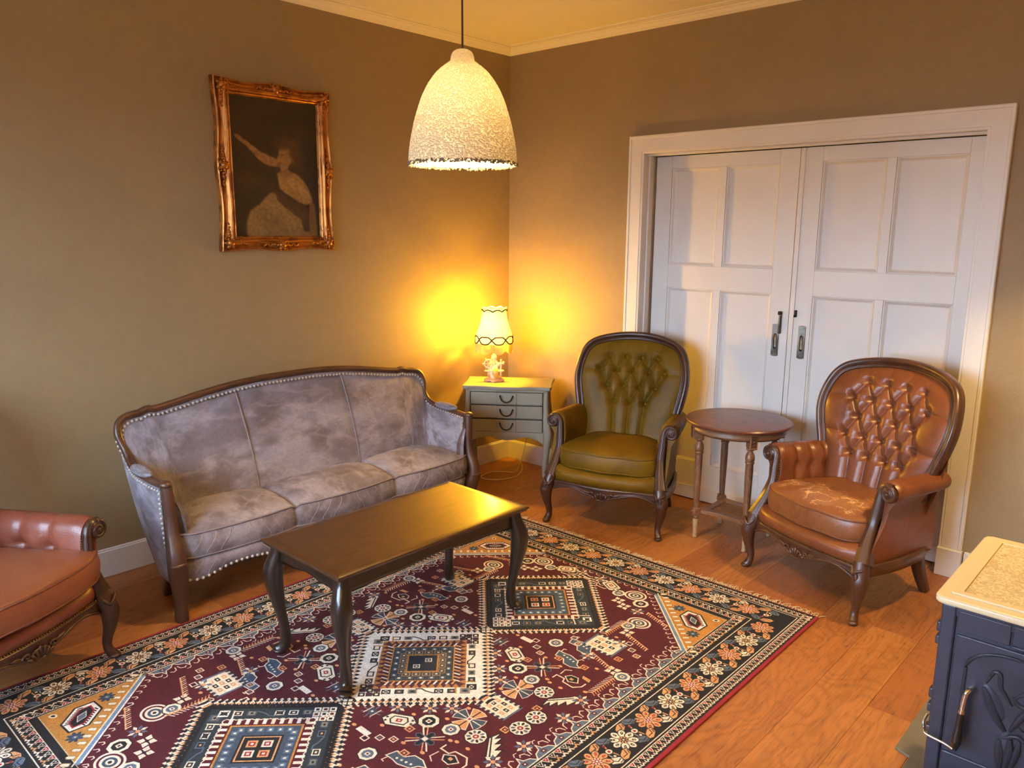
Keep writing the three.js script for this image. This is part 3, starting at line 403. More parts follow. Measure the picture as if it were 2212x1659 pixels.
// ---------- sofa ----------
{
  const t = thing('sofa', 'grey suede three-seat sofa with curved wooden back rail and nailhead trim', 'sofa', [0, 0, 1.88], PI / 2);
  const TOP = [[0, 0.876, 0.215], [0.15, 0.875, 0.215], [0.3, 0.865, 0.215], [0.45, 0.846, 0.215], [0.58, 0.824, 0.218], [0.69, 0.807, 0.22], [0.725, 0.812, 0.22], [0.765, 0.8, 0.222], [0.82, 0.793, 0.225], [0.856, 0.772, 0.235], [0.87, 0.73, 0.25], [0.864, 0.69, 0.262], [0.855, 0.655, 0.28], [0.855, 0.62, 0.315], [0.862, 0.6, 0.37], [0.866, 0.59, 0.45], [0.862, 0.583, 0.55], [0.85, 0.578, 0.645]];
  const BOT = [[0, 0.385], [0.145, 0.385], [0.29, 0.385], [0.43, 0.385], [0.55, 0.386], [0.65, 0.388], [0.675, 0.39], [0.695, 0.392], [0.72, 0.396], [0.745, 0.405], [0.76, 0.42], [0.768, 0.44], [0.772, 0.455], [0.776, 0.475], [0.782, 0.5], [0.79, 0.55], [0.797, 0.61], [0.8, 0.66]];
  const OUT = [[0, 0.4], [0.145, 0.4], [0.29, 0.4], [0.43, 0.4], [0.55, 0.4], [0.68, 0.4], [0.71, 0.4], [0.74, 0.4], [0.77, 0.4], [0.79, 0.402], [0.805, 0.408], [0.812, 0.42], [0.818, 0.44], [0.822, 0.465], [0.826, 0.5], [0.83, 0.55], [0.832, 0.61], [0.832, 0.66]];
  const full = (H, f) => [...H.slice(1).reverse().map((q) => f(-1, q)), ...H.map((q) => f(1, q))];
  const cT = curveOf(full(TOP, (s, q) => V(s * q[0], q[1], q[2]))), cB = curveOf(full(BOT, (s, q) => V(s * q[0], 0.33, q[1]))), cO = curveOf(full(OUT, (s, q) => V(s * q[0], 0.135, q[1])));
  const inner = (u, v) => { const a = cB.getPoint(u), b = cT.getPoint(u), arm = sst(0.55, 0.85, abs(a.x)), bl = 0.028 * sin(PI * pow(v, 0.8)) , seam = 0.009 * exp(-(((abs(a.x) - 0.29) / 0.012) ** 2)) * (1 - v * 0.4); const k = bl - seam; return [lerp(a.x, b.x, v) - sign(a.x) * arm * k, lerp(a.y, b.y, v), lerp(a.z, b.z, v) + (1 - arm * 0.7) * k + 0.012 * (1 - v)]; };
  obj('inside_back', surf(220, 40, inner, { su: 2.4, sv: 0.5 }), M.suede, t);
  obj('outside_panel', surf(140, 12, (u, v) => { const a = cO.getPoint(u), b = cT.getPoint(u), k = 0.012 * sin(PI * v); return [lerp(a.x, b.x, v) + sign(a.x) * k * sst(0.6, 0.82, abs(a.x)) + sign(b.x) * 0.004, lerp(a.y, b.y, v), lerp(a.z, b.z, v) - k * (1 - sst(0.6, 0.82, abs(a.x))) - 0.012 * (1 - sst(0.7, 0.8, abs(a.x)))]; }, { su: 2.6, sv: 0.6, flip: true }), M.suede, t);
  for (const s of [-1, 1]) {
    let us = 0.5; for (let i = 0; i <= 400; i++) { const u = i / 400; if (abs(cB.getPoint(u).x - s * 0.29) < abs(cB.getPoint(us).x - s * 0.29)) us = u; }
    obj('back_seam', tube(Array.from({ length: 14 }, (_, i) => { const q = inner(us, 0.02 + i / 14); return V(q[0], q[1], q[2] + 0.003); }), 0.0042, 40, 6), M.suedePiping, t);
  }
  // wooden back and arm rail
  const prof = [[-0.015, -0.012], [-0.017, 0.002], [-0.012, 0.012], [-0.005, 0.0155], [0.004, 0.016], [0.012, 0.012], [0.017, 0.002], [0.015, -0.012], [0.006, -0.017], [-0.006, -0.017]];
  obj('back_rail', sweep(full(TOP, (s, q) => V(s * q[0], q[1] + 0.004, q[2])), prof, { n: 260, up: (k, p) => { const a = sst(0.75, 0.87, abs(p.x)); return V(sign(p.x) * a * 0.9, 1 - 0.3 * a, 0.2 - 0.1 * a); }, scale: (k) => 0.95 }), M.walnut, t);
  for (const s of [-1, 1]) {
    const post = [[0.85, 0.59, 0.652], [0.846, 0.53, 0.656], [0.843, 0.45, 0.656], [0.846, 0.37, 0.67], [0.85, 0.31, 0.694], [0.848, 0.26, 0.702], [0.84, 0.2, 0.688], [0.834, 0.1, 0.676], [0.836, 0, 0.677]].map(([x, y, z]) => V(s * x, y, z));
    obj('front_post', onFloor(merge([sweep(post, [[-1, -0.9], [-1.05, 0.3], [-0.7, 0.9], [0, 1.05], [0.7, 0.9], [1.05, 0.3], [1, -0.9]], { n: 60, up: V(0, 0, 1), scale: (k) => [at([0.021, 0.022, 0.023, 0.026, 0.031, 0.036, 0.03, 0.024, 0.024], k), at([0.02, 0.02, 0.02, 0.022, 0.026, 0.028, 0.026, 0.021, 0.022], k)] }), ell(s * 0.852, 0.592, 0.655, 0.025, 0.017, 0.026, 14), ell(s * 0.848, 0.262, 0.715, 0.036, 0.012, 0.02, 12)])), M.walnut, t);
    obj('rear_leg', onFloor(sweep([V(s * 0.76, 0.16, 0.44), V(s * 0.765, 0.08, 0.42), V(s * 0.77, 0, 0.39)], [[-1, -1], [1, -1], [1, 1], [-1, 1]], { n: 8, up: V(0, 0, 1), scale: (k) => lerp(0.026, 0.018, k) })), M.walnut, t);
    obj('arm_facing', surf(4, 10, (u, v) => { const y = lerp(0.25, 0.575, v); return [s * lerp(0.762 + 0.066 * sst(0.42, 0.575, y), 0.85, u), y, 0.648]; }, { su: 0.1, sv: 0.3, flip: s < 0 }), M.suede, t);
    obj('arm_pad', ell(s * 0.862, 0.609, 0.455, 0.029, 0.022, 0.095, 18), M.suede, t);
  }
  // seat
  const df = (x) => 0.672 + 0.028 * pow(abs(cos(PI * x / 0.58)), 0.75) + 0.02 * (1 - (x / 0.82) ** 2) - 0.02 * sst(0.76, 0.82, abs(x));
  const sd = (x) => min(abs(x - 0.29), abs(x + 0.29));
  const XE = 0.822;
  const topY = (x, v) => { const sec = abs(cos(PI * x / 0.58)), e = 1 - pow(abs(x) / XE, 10); return 0.366 + (0.026 + 0.034 * pow(sec, 0.8)) * pow(sin(PI * clamp(0.18 + v * 0.82)), 0.75) * e - 0.01 * exp(-((sd(x) / 0.01) ** 2)); };
  obj('seat', surf(200, 40, (u, v) => { const x = lerp(-XE, XE, u); return [x, topY(x, v), lerp(0.38, df(x), v)]; }, { su: 1.64, sv: 0.3, flip: true }), M.suede, t);
  const front = (x, v) => { const y = lerp(0.262, 0.366 + (topY(x, 1) - 0.366), v); return [x, y, df(x) - 0.004 + 0.012 * sin(PI * v) - 0.007 * exp(-((sd(x) / 0.01) ** 2))]; };
  obj('seat_front', surf(200, 12, (u, v) => front(lerp(-XE, XE, u), v), { su: 1.64, sv: 0.11 }), M.suede, t);
  const yb = (x) => 0.178 + 0.014 * cos(PI * x / 0.29) * sst(0.8, 0.5, abs(x)) - 0.022 * sst(0.62, 0.76, abs(x)) ;
  obj('seat_base', surf(160, 10, (u, v) => { const x = lerp(-XE, XE, u); return [x, lerp(yb(x), 0.264, v), df(x) - 0.018 + 0.014 * sin(PI * pow(v, 1.2))]; }, { su: 1.64, sv: 0.1 }), M.suede, t);
  obj('base_rail', [surf(80, 4, (u, v) => { const x = lerp(-XE, XE, u), k = [[0, 0], [1, 0], [1, 1], [0, 1]][Math.round(v * 4) % 4]; return [x, yb(x) - 0.006 + 0.03 * k[1], df(x) - 0.05 + 0.03 * k[0]]; }, { cv: true, su: 1.6, sv: 0.1, flip: true }), box(-0.8, 0.8, 0.15, 0.175, 0.4, 0.64)], M.walnut, t);
  const line = (y, dz, r) => tube(Array.from({ length: 81 }, (_, i) => { const x = lerp(-XE, XE, i / 80); return V(x, typeof y === 'function' ? y(x) : y, df(x) + dz); }), r, 240, 6);
  obj('piping', [line((x) => topY(x, 1) + 0.001, -0.002, 0.0042), line(0.262, -0.005, 0.004)], M.suedePiping, t);
  for (const s of [-1, 1]) obj('seat_seam', tube(Array.from({ length: 20 }, (_, i) => { const v = i / 19, x = s * 0.29; return V(x, topY(x, v) + 0.004, lerp(0.4, df(x), v)); }), 0.004, 40, 6), M.suedePiping, t);
  const st = []; for (const c of [-0.56, 0, 0.56]) for (const k of [-0.2, -0.14, -0.08, 0.05, 0.11, 0.17]) for (const w of [0, 1]) st.push(tube(Array.from({ length: 9 }, (_, i) => { const f = i / 8, x = c + k + 0.022 * cos(f * PI) * (k < 0 ? -1 : 1), q = w ? [x, lerp(yb(x) + 0.01, 0.25, f), df(x) - 0.003] : front(x, 0.06 + 0.86 * f); return V(q[0], q[1], q[2] + 0.0006 - (w ? 0.001 : 0)); }), 0.0009, 16, 5));
  obj('stitching', st, M.stitch, t);
  // nailheads
  const nl = []; const LT = cT.getLength(), nn = Math.round(LT / 0.021);
  for (let i = 0; i <= nn; i++) { const u = cT.getUtoTmapping(i / nn), q = inner(u, 0.955), b = cT.getPoint(u), arm = sst(0.6, 0.85, abs(q[0])); nl.push([q[0] - sign(q[0]) * 0.008 * arm, q[1], q[2] + 0.009 * (1 - arm) + 0.002]); if (abs(b.x) > 0.8) nl.push([b.x + sign(b.x) * 0.008, b.y - 0.024, b.z + 0.006 * (1 - sst(0.3, 0.4, b.z))]); }
  for (let i = 0; i < 66; i++) { const x = lerp(-0.79, 0.79, i / 65); nl.push([x, yb(x) + 0.008, df(x) - 0.006]); }
  for (const s of [-1, 1]) for (let i = 0; i < 19; i++) { const y = lerp(0.17, 0.55, i / 18); const w = (y - 0.135) / 0.443; nl.push([s * (lerp(0.832, 0.862, w) + 0.008 + 0.008 * sin(PI * w)), y, 0.628 + 0.02 * sst(0.36, 0.22, y)]); nl.push([s * 0.818, lerp(0.4, 0.55, i / 18), 0.632]); }
  obj('nail_trim', nails(nl, 0.0076), M.nailPewter, t).userData.kind = 'stuff';
}
// ---------- coffee table ----------
{
  const t = thing('coffee_table', 'long dark oak coffee table with curved legs standing on the patterned rug', 'coffee table', [1.413, 0.0092, 2.135]);
  const HW = 0.24, HL = 0.472, H = 0.463;
  const rim = [[-0.03, 0], [0.0, 0], [0.006, -0.003], [0.008, -0.008], [0.004, -0.012], [0.001, -0.016], [-0.004, -0.021], [-0.012, -0.024], [-0.03, -0.024]];
  const rect = (d) => [[-HW - d, -HL - d], [HW + d, -HL - d], [HW + d, HL + d], [-HW - d, HL + d]];
  const parts = [box(-HW, HW, H - 0.02, H - 0.0005, -HL, HL, 0, 'z')];
  for (let k = 0; k < 4; k++) { const g = toCreasedNormals(surf(rim.length - 1, 1, (u, v) => { const q = rim[Math.round(u * (rim.length - 1))], r = rect(q[0]), p = r[v < 0.5 ? k : (k + 1) % 4]; return [p[0], H + q[1], p[1]]; }, {}), 0.5); boxUV(g, k % 2 ? 'z' : 'x'); parts.push(g); }
  const top = obj('table_top', parts, M.darkOak, t); top.material.side = THREE.DoubleSide;
  const LX = 0.2, LZ = 0.432;
  const apron = (along, s) => {
    const L = along === 'z' ? LZ : LX;
    return surf(40, 8, (u, v) => { const q = (u * 2 - 1) * L, k = [[0, 0], [1, 0.02], [1, 0.25], [0.82, 0.32], [0.82, 0.9], [0.9, 1], [0, 1], [0, 0.5]][Math.round(v * 8) % 8], yb = 0.385 - 0.02 * sst(0.55, 0.98, abs(u * 2 - 1)) + 0.006 * cos(u * 4 * PI), y = lerp(yb, H - 0.023, k[1]), off = 0.008 + 0.014 * k[0]; return along === 'z' ? [s * (LX + off - 0.012), y, q] : [q, y, s * (LZ + off - 0.012)]; }, { cv: true, su: 2 * L, sv: 0.2 });
  };
  for (const s of [-1, 1]) { obj('apron', apron('z', s), M.blackOak, t); obj('apron', apron('x', s), M.blackOak, t); }
  M.blackOak.side = THREE.DoubleSide;
  for (const sx of [-1, 1]) for (const sz of [-1, 1]) {
    const pts = [[0, 0.438, 0], [0.004, 0.4, 0.004], [0.017, 0.345, 0.017], [0.018, 0.29, 0.018], [0.008, 0.2, 0.008], [-0.004, 0.11, -0.004], [-0.006, 0.055, -0.006], [0, 0.026, 0], [0.012, 0.012, 0.012]].map(([a, y, b]) => V(sx * (LX + a), y, sz * (LZ + b)));
    obj('leg', onFloor(merge([sweep(pts, ring(1, 16).map(([a, b]) => { const k = 1 / pow(pow(abs(a), 3.2) + pow(abs(b), 3.2), 1 / 3.2); return [a * k, b * k]; }), { n: 50, up: V(0, 0, 1), scale: (k) => at([0.024, 0.029, 0.034, 0.031, 0.0245, 0.0185, 0.0165, 0.019, 0.022], k) }), ell(sx * (LX + 0.013), 0.011, sz * (LZ + 0.013), 0.026, 0.011, 0.026, 16)])), M.blackOak, t);
  }
}
// ---------- small chest of drawers in the corner ----------
const CHEST = { x: 0.372, z: 0.392, a: 0.64, top: 0.656 };
{
  const t = thing('chest_of_drawers', 'small sage-grey chest with three drawers and curved legs in the room corner', 'chest', [CHEST.x, 0, CHEST.z], CHEST.a);
  const W = 0.256, D = 0.15, Y0 = 0.338, Y1 = 0.632;
  const edge = (x) => D + 0.012 + 0.012 * sst(0.14, 0.06, abs(x)) - 0.006 * sst(0.1, 0.2, abs(x)) + 0.008 * sst(0.2, 0.27, abs(x));
  const ol = (d) => { const p = []; for (let i = 0; i <= 24; i++) { const x = lerp(-0.282, 0.282, i / 24); p.push([x + sign(x) * d, edge(x) + d]); } for (let i = 0; i <= 8; i++) p.push([0.282 + d - 0.008 * sin(i / 8 * PI), lerp(D + 0.01, -D - 0.008, i / 8) + (i === 8 ? -d : 0)]); for (let i = 0; i <= 8; i++) p.push([-0.282 - d + 0.008 * sin(i / 8 * PI), lerp(-D - 0.008, D + 0.01, i / 8) + (i === 0 ? -d : 0)]); return p; };
  const sh = new THREE.Shape(ol(-0.006).map(([x, z]) => new THREE.Vector2(x, -z)));
  const tg = new THREE.ExtrudeGeometry(sh, { depth: 0.012, bevelEnabled: true, bevelSize: 0.007, bevelThickness: 0.006, bevelSegments: 3, curveSegments: 4 }); tg.rotateX(-PI / 2); tg.translate(0, CHEST.top - 0.018, 0);
  obj('top', boxUV(tg, 'x'), M.sage, t);
  obj('body', [box(-W, W, Y0 + 0.02, Y1, -D, D - 0.03), box(-W, -W + 0.026, Y0, Y1, -D, D, 0.003, 'y'), box(W - 0.026, W, Y0, Y1, -D, D, 0.003, 'y'), box(-W, W, Y1 - 0.014, Y1, -D, D, 0.002), ...[0.446, 0.5345, 0.3585].map((y) => box(-W + 0.02, W - 0.02, y - 0.004, y + 0.004, D - 0.04, D - 0.014, 0.001))], M.sage, t);
  const ay = (x) => 0.312 + 0.016 * sst(0.05, 0.1, abs(x)) * sst(0.2, 0.13, abs(x)) - 0.006 * sst(0.05, 0, abs(x)) - 0.03 * sst(0.19, 0.245, abs(x));
  for (const [nm, f, w, tr] of [['apron', 1, W, null], ['side_apron', 0, D, 1], ['side_apron', 0, D, -1]]) obj(nm, surf(40, 4, (u, v) => { const q = (u * 2 - 1) * (w - 0.012), k = [[0, 0], [1, 0], [1, 1], [0, 1]][Math.round(v * 4) % 4], y = lerp(ay(q * (f ? 1 : W / D)), Y0 + 0.024, k[1]), o = (f ? D : W) - 0.014 + 0.012 * k[0]; return f ? [q, y, o] : [tr * o, y, q]; }, { cv: true, su: 0.5, sv: 0.1 }), M.sage, t);
  M.sage.side = THREE.DoubleSide;
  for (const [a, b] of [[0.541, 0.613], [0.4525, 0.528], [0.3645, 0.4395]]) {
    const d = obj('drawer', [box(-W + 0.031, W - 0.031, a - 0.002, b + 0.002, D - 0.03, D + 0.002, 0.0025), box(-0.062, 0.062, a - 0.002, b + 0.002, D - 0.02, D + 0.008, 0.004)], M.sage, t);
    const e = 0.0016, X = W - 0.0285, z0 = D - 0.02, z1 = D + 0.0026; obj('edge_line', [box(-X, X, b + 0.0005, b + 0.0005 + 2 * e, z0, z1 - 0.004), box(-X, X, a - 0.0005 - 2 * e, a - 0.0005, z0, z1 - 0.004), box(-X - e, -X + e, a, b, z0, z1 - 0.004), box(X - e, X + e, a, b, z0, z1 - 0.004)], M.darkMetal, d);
    const m = (a + b) / 2; obj('handle', [tube([V(-0.04, m + 0.016, D + 0.009), V(-0.038, m + 0.012, D + 0.02), V(-0.028, m - 0.008, D + 0.026), V(-0.01, m - 0.019, D + 0.028), V(0.01, m - 0.019, D + 0.028), V(0.028, m - 0.008, D + 0.026), V(0.038, m + 0.012, D + 0.02), V(0.04, m + 0.016, D + 0.009)], 0.0042, 40, 8), ell(-0.04, m + 0.016, D + 0.01, 0.006, 0.006, 0.005, 10), ell(0.04, m + 0.016, D + 0.01, 0.006, 0.006, 0.005, 10)], M.darkMetal, d);
  }
  for (const sx of [-1, 1]) for (const sz of [-1, 1]) {
    const pts = [[0.0, 0.62, 0], [0.002, 0.5, 0.002], [0.01, 0.4, 0.01], [0.016, 0.345, 0.016], [0.008, 0.26, 0.008], [-0.002, 0.15, -0.002], [-0.002, 0.06, -0.002], [0.008, 0, 0.008]].map(([a, y, b]) => V(sx * (W - 0.012 + a), y, sz * (D - 0.014 + b)));
    obj('leg', sweep(pts, ring(1, 14).map(([a, b]) => { const k = 1 / pow(pow(abs(a), 4) + pow(abs(b), 4), 0.25); return [a * k, b * k]; }), { n: 40, up: V(0, 0, 1), scale: (k) => at([0.014, 0.0165, 0.021, 0.026, 0.0215, 0.016, 0.0135, 0.015], k) }), M.sage, t);
  }
}
// ---------- round side table ----------
{
  const H = 0.652, t = thing('side_table', 'round wooden side table with cane lower shelf between the two armchairs', 'side table', [1.905, 0, 0.285]);
  obj('table_top', lathe([[0.0001, H], [0.258, H], [0.266, H - 0.002], [0.27, H - 0.008], [0.268, H - 0.014], [0.258, H - 0.017], [0.255, H - 0.022], [0.0001, H - 0.022]], 64, false), M.tableTop, t);
  obj('apron', lathe([[0.205, H - 0.022], [0.238, H - 0.022], [0.238, H - 0.03], [0.232, H - 0.034], [0.238, H - 0.042], [0.24, H - 0.05], [0.237, H - 0.057], [0.23, H - 0.06], [0.23, H - 0.064], [0.205, H - 0.064]], 64), M.tableWood, t);
  const r = 0.2, lg = smoothPts([[0.014, 0.555], [0.02, 0.55], [0.021, 0.543], [0.0125, 0.536], [0.014, 0.53], [0.021, 0.515], [0.0235, 0.5], [0.0225, 0.488], [0.019, 0.482], [0.0225, 0.478], [0.0225, 0.472], [0.019, 0.466], [0.0195, 0.42], [0.0175, 0.3], [0.0145, 0.175], [0.0165, 0.172]], 60);
  const fluted = (pts) => { const g = lathe(pts, 48), p = g.attributes.position; for (let i = 0; i < p.count; i++) { const y = p.getY(i); if (y < 0.462 && y > 0.18) { const a = atan2(p.getX(i), p.getZ(i)), k = 1 - 0.07 * (0.5 + 0.5 * cos(a * 12)); p.setX(i, p.getX(i) * k); p.setZ(i, p.getZ(i) * k); } } g.computeVertexNormals(); return g; };
  const lt = fluted(lg);
  for (let k = 0; k < 4; k++) {
    const a = PI / 4 + k * PI / 2, x = sin(a) * r, z = cos(a) * r, mk = (g) => { g = g.clone(); g.rotateY(a); g.translate(x, 0, z); return g; };
    const petals = []; for (let j = 0; j < 4; j++) { const b = j * PI / 2, q = [sin(b) * 0.021, cos(b) * 0.021]; petals.push(new THREE.TorusGeometry(0.011, 0.0032, 8, 20).rotateY(b).translate(q[0], 0.15, q[1]), ell(q[0], 0.15, q[1], j % 2 ? 0.004 : 0.007, 0.007, j % 2 ? 0.007 : 0.004, 10)); }
    const l = obj('leg', [mk(lt), mk(box(-0.019, 0.019, 0.551, 0.63, -0.018, 0.042, 0.003, 'y')), mk(box(-0.02, 0.02, 0.128, 0.172, -0.02, 0.02, 0.005, 'y')), ...petals.map(mk), mk(lathe([[0.0001, 0.128], [0.0165, 0.128], [0.0185, 0.121], [0.015, 0.113], [0.0145, 0.108]], 24))], M.tableWood, t);
    obj('carved_block', [mk(box(-0.013, 0.013, 0.562, 0.622, 0.04, 0.045, 0.002, 'y')), ...[0.575, 0.592, 0.609].map((y) => mk(ell(0, y, 0.046, 0.008, 0.007, 0.004, 8)))], M.mahogany2, l);
    obj('foot', mk(lathe([[0.0145, 0.109], [0.0155, 0.104], [0.0135, 0.09], [0.0108, 0.04], [0.0105, 0.016], [0.0125, 0.012], [0.0125, 0.002], [0.0001, 0.0]], 24)), M.paleWood, l);
  }
  // shelf: square frame with hollow sides, cane in the middle
  const e = 0.142, side = (q) => e - 0.022 * (1 - (q / e) ** 2), yS = 0.15;
  const shp = new THREE.Shape(); const N = 14; const P = [];
  for (let k = 0; k < 4; k++) for (let i = 0; i < N; i++) { const q = lerp(-e, e, i / N), d = side(q), c = cos(k * PI / 2), s = sin(k * PI / 2); P.push(new THREE.Vector2(q * c - -d * s * -1, q * s + -d * c)); }
  const P2 = []; for (let k = 0; k < 4; k++) for (let i = 0; i < N; i++) { const q = lerp(-e, e, i / N), d = side(q), a = k * PI / 2; P2.push(new THREE.Vector2(q * cos(a) + d * sin(a), q * sin(a) - d * cos(a))); }
  shp.setFromPoints(P2); const hole = new THREE.Path(); hole.moveTo(-0.088, -0.088); hole.lineTo(-0.088, 0.088); hole.lineTo(0.088, 0.088); hole.lineTo(0.088, -0.088); hole.closePath(); shp.holes.push(hole);
  const sg = new THREE.ExtrudeGeometry(shp, { depth: 0.014, bevelEnabled: true, bevelSize: 0.003, bevelThickness: 0.003, bevelSegments: 2 }); sg.rotateX(-PI / 2); sg.translate(0, yS - 0.008, 0);
  const shelf = obj('shelf', boxUV(sg, 'x'), M.tableWood, t);
  const cane = []; for (let i = -15; i <= 15; i++) { const q = i * 0.0058; cane.push(box(q - 0.0009, q + 0.0009, yS - 0.001, yS + 0.001, -0.09, 0.09), box(-0.09, 0.09, yS - 0.0005, yS + 0.0015, q - 0.0009, q + 0.0009)); }
  for (let i = -14; i <= 14; i += 2) for (const s of [-1, 1]) { const L = 0.127 - abs(i) * 0.0058 / sqrt(2) * 1.4, g = box(-0.001, 0.001, yS + 0.0005, yS + 0.0022, -L * 0.96, L * 0.96); g.rotateY(s * PI / 4); g.translate(i * 0.0058, 0, 0); const p = g.attributes.position; for (let j = 0; j < p.count; j++) { p.setX(j, clamp(p.getX(j), -0.089, 0.089)); p.setZ(j, clamp(p.getZ(j), -0.089, 0.089)); } cane.push(g); }
  obj('cane_panel', cane, std({ map: M.paleWood.map, color: 0xc8a888, roughness: 0.6 }), shelf).userData.kind = 'stuff';
}
// ---------- rug ----------
{
  const X0 = 0.712, X1 = 2.606, Z0 = 0.868, Z1 = 3.64, HW = (X1 - X0) / 2, HL = (Z1 - Z0) / 2, CX = (X0 + X1) / 2, CZ = (Z0 + Z1) / 2, H = 2048, W = Math.round(H * HW / HL), S = H / (2 * HL);
  const cv = document.createElement('canvas'); cv.width = W; cv.height = H; const c = cv.getContext('2d'), R = rng(77);
  const MAR = '#4a0d1e', NAVY = '#15171f', CRE = '#e2d8c4', TAN = '#b9833f', BLU = '#56667c', PEA = '#cf9a6a', RED = '#8f2233', WHT = '#e6e2da', DGR = '#2c3a3c';
  c.setTransform(S, 0, 0, S, W / 2, H / 2);
  const poly = (pts, fill, stroke, lw = 0.004) => { c.beginPath(); pts.forEach(([x, y], i) => (i ? c.lineTo(x, y) : c.moveTo(x, y))); c.closePath(); if (fill) { c.fillStyle = fill; c.fill(); } if (stroke) { c.strokeStyle = stroke; c.lineWidth = lw; c.stroke(); } };
  const line = (pts, col, lw = 0.004) => { c.beginPath(); pts.forEach(([x, y], i) => (i ? c.lineTo(x, y) : c.moveTo(x, y))); c.strokeStyle = col; c.lineWidth = lw; c.stroke(); };
  const rect = (x, y, w, h, col) => { c.fillStyle = col; c.fillRect(x - w / 2, y - h / 2, w, h); };
  const disc = (x, y, rx, ry, col) => { c.beginPath(); c.ellipse(x, y, rx, ry, 0, 0, 2 * PI); c.fillStyle = col; c.fill(); };
  const ngon = (x, y, r, n, a = 0, kx = 1, ky = 1) => Array.from({ length: n }, (_, i) => [x + cos(a + i / n * 2 * PI) * r * kx, y + sin(a + i / n * 2 * PI) * r * ky]);
  const put = (x, y, a, k, fn) => { c.save(); c.translate(x, y); c.rotate(a); c.scale(k, k); fn(); c.restore(); };
  const full = (w, h, col) => rect(0, 0, 2 * w, 2 * h, col);
  // borders
  full(HW, HL, RED); full(HW - 0.012, HL - 0.004, NAVY);
  const rosette = (a, b, d) => { for (let i = 0; i < 8; i++) put(0, 0, i * PI / 4, 1, () => { disc(0.032, 0, 0.0185, 0.0135, a); c.strokeStyle = NAVY; c.lineWidth = 0.0028; c.stroke(); disc(0.034, 0, 0.0075, 0.0042, d); disc(0.035, 0, 0.003, 0.0018, a); }); disc(0, 0, 0.016, 0.016, d); for (let i = 0; i < 8; i++) put(0, 0, i * PI / 4 + 0.4, 1, () => disc(0.012, 0, 0.005, 0.0028, b)); disc(0, 0, 0.004, 0.004, WHT); };
  const leaf = (col) => { poly([[-0.03, 0], [-0.012, -0.017], [0.02, -0.014], [0.032, 0], [0.014, 0.016], [-0.014, 0.014]], col, NAVY, 0.003); line([[-0.016, 0.006], [0.0, -0.006], [0.018, 0.004]], NAVY, 0.003); line([[-0.022, -0.002], [-0.006, -0.012]], NAVY, 0.0025); };
  const run = (L, off, step, fn) => { const n = Math.round(2 * L / step); for (let i = 0; i < n; i++) fn(-L + (i + 0.5) * 2 * L / n, i, off); };
  const sides = (inset, fn) => { for (const [ang, L, D] of [[0, HW, HL], [PI, HW, HL], [PI / 2, HL, HW], [-PI / 2, HL, HW]]) { c.save(); c.rotate(ang); fn(L - inset, D - inset, ang); c.restore(); } };  // border seen along local x at y = -D
  sides(0.035, (L, D) => run(L + 0.02, D, 0.0245, (x, i) => put(x, -D, 0, 1, () => { poly([[-0.011, 0.018], [0, -0.002], [0.011, 0.018]], i % 2 ? RED : NAVY, CRE, 0.0032); disc(0.001, 0.012, 0.0025, 0.0025, CRE); line([[-0.012, -0.014], [-0.004, -0.008], [0.001, -0.015], [0.008, -0.012], [0.006, -0.004]], CRE, 0.0046); disc(-0.008, -0.003, 0.003, 0.003, i % 2 ? PEA : RED); })));
  full(HW - 0.061, HL - 0.065, CRE); full(HW - 0.065, HL - 0.069, NAVY);
  sides(0.135, (L, D) => run(L - 0.045, D, 0.138, (x, i) => {
    put(x, -D, 0, 1, () => rosette(i % 2 ? CRE : PEA, i % 2 ? PEA : CRE, i % 2 ? NAVY : RED)); const hx = x + L / Math.round(2 * (L - 0.045) / 0.138);
    put(hx, -D, 0, 1, () => { line([[-0.02, 0.06], [0.0, 0.015], [0.02, 0.0], [0.0, -0.015], [-0.006, -0.06]], PEA, 0.005); line([[0.02, 0.0], [0.02, -0.03]], CRE, 0.003); disc(0.006, 0, 0.015, 0.014, NAVY); disc(0.006, 0, 0.012, 0.011, CRE); disc(0.006, 0, 0.005, 0.005, RED); put(-0.022, 0.043, 0.5, 1, () => leaf(BLU)); put(0.022, -0.043, 0.5, 1, () => leaf(i % 2 ? CRE : BLU)); put(0.026, 0.043, -0.5, 1, () => leaf(PEA)); put(-0.022, -0.043, -0.5, 1, () => leaf(PEA)); disc(-0.002, 0.026, 0.005, 0.005, RED); disc(0.01, -0.026, 0.005, 0.005, CRE); });
  }));
  full(HW - 0.199, HL - 0.209, CRE); full(HW - 0.203, HL - 0.213, NAVY);
  sides(0.24, (L, D) => run(L + 0.02, D, 0.029, (x, i) => put(x, -D, 0, 1, () => { poly([[-0.014, 0.022], [0, 0.0], [0.014, 0.022]], i % 2 ? RED : NAVY, CRE, 0.003); disc(0, 0.015, 0.003, 0.003, CRE); line([[-0.014, -0.018], [-0.004, -0.006], [0.003, -0.016], [0.012, -0.012]], i % 3 ? CRE : PEA, 0.006); rect(-0.009, 0.001, 0.006, 0.006, i % 2 ? PEA : CRE); })));
  const FW = HW - 0.272, FL = HL - 0.292, CUT = 0.345;
  full(FW + 0.002, FL + 0.002, CRE);
  full(FW, FL, TAN);
  const field = (d) => [[-FW + d, -FL + CUT], [-FW + CUT, -FL + d], [FW - CUT, -FL + d], [FW - d, -FL + CUT], [FW - d, FL - CUT], [FW - CUT, FL - d], [-FW + CUT, FL - d], [-FW + d, FL - CUT]];
  poly(field(0), MAR);
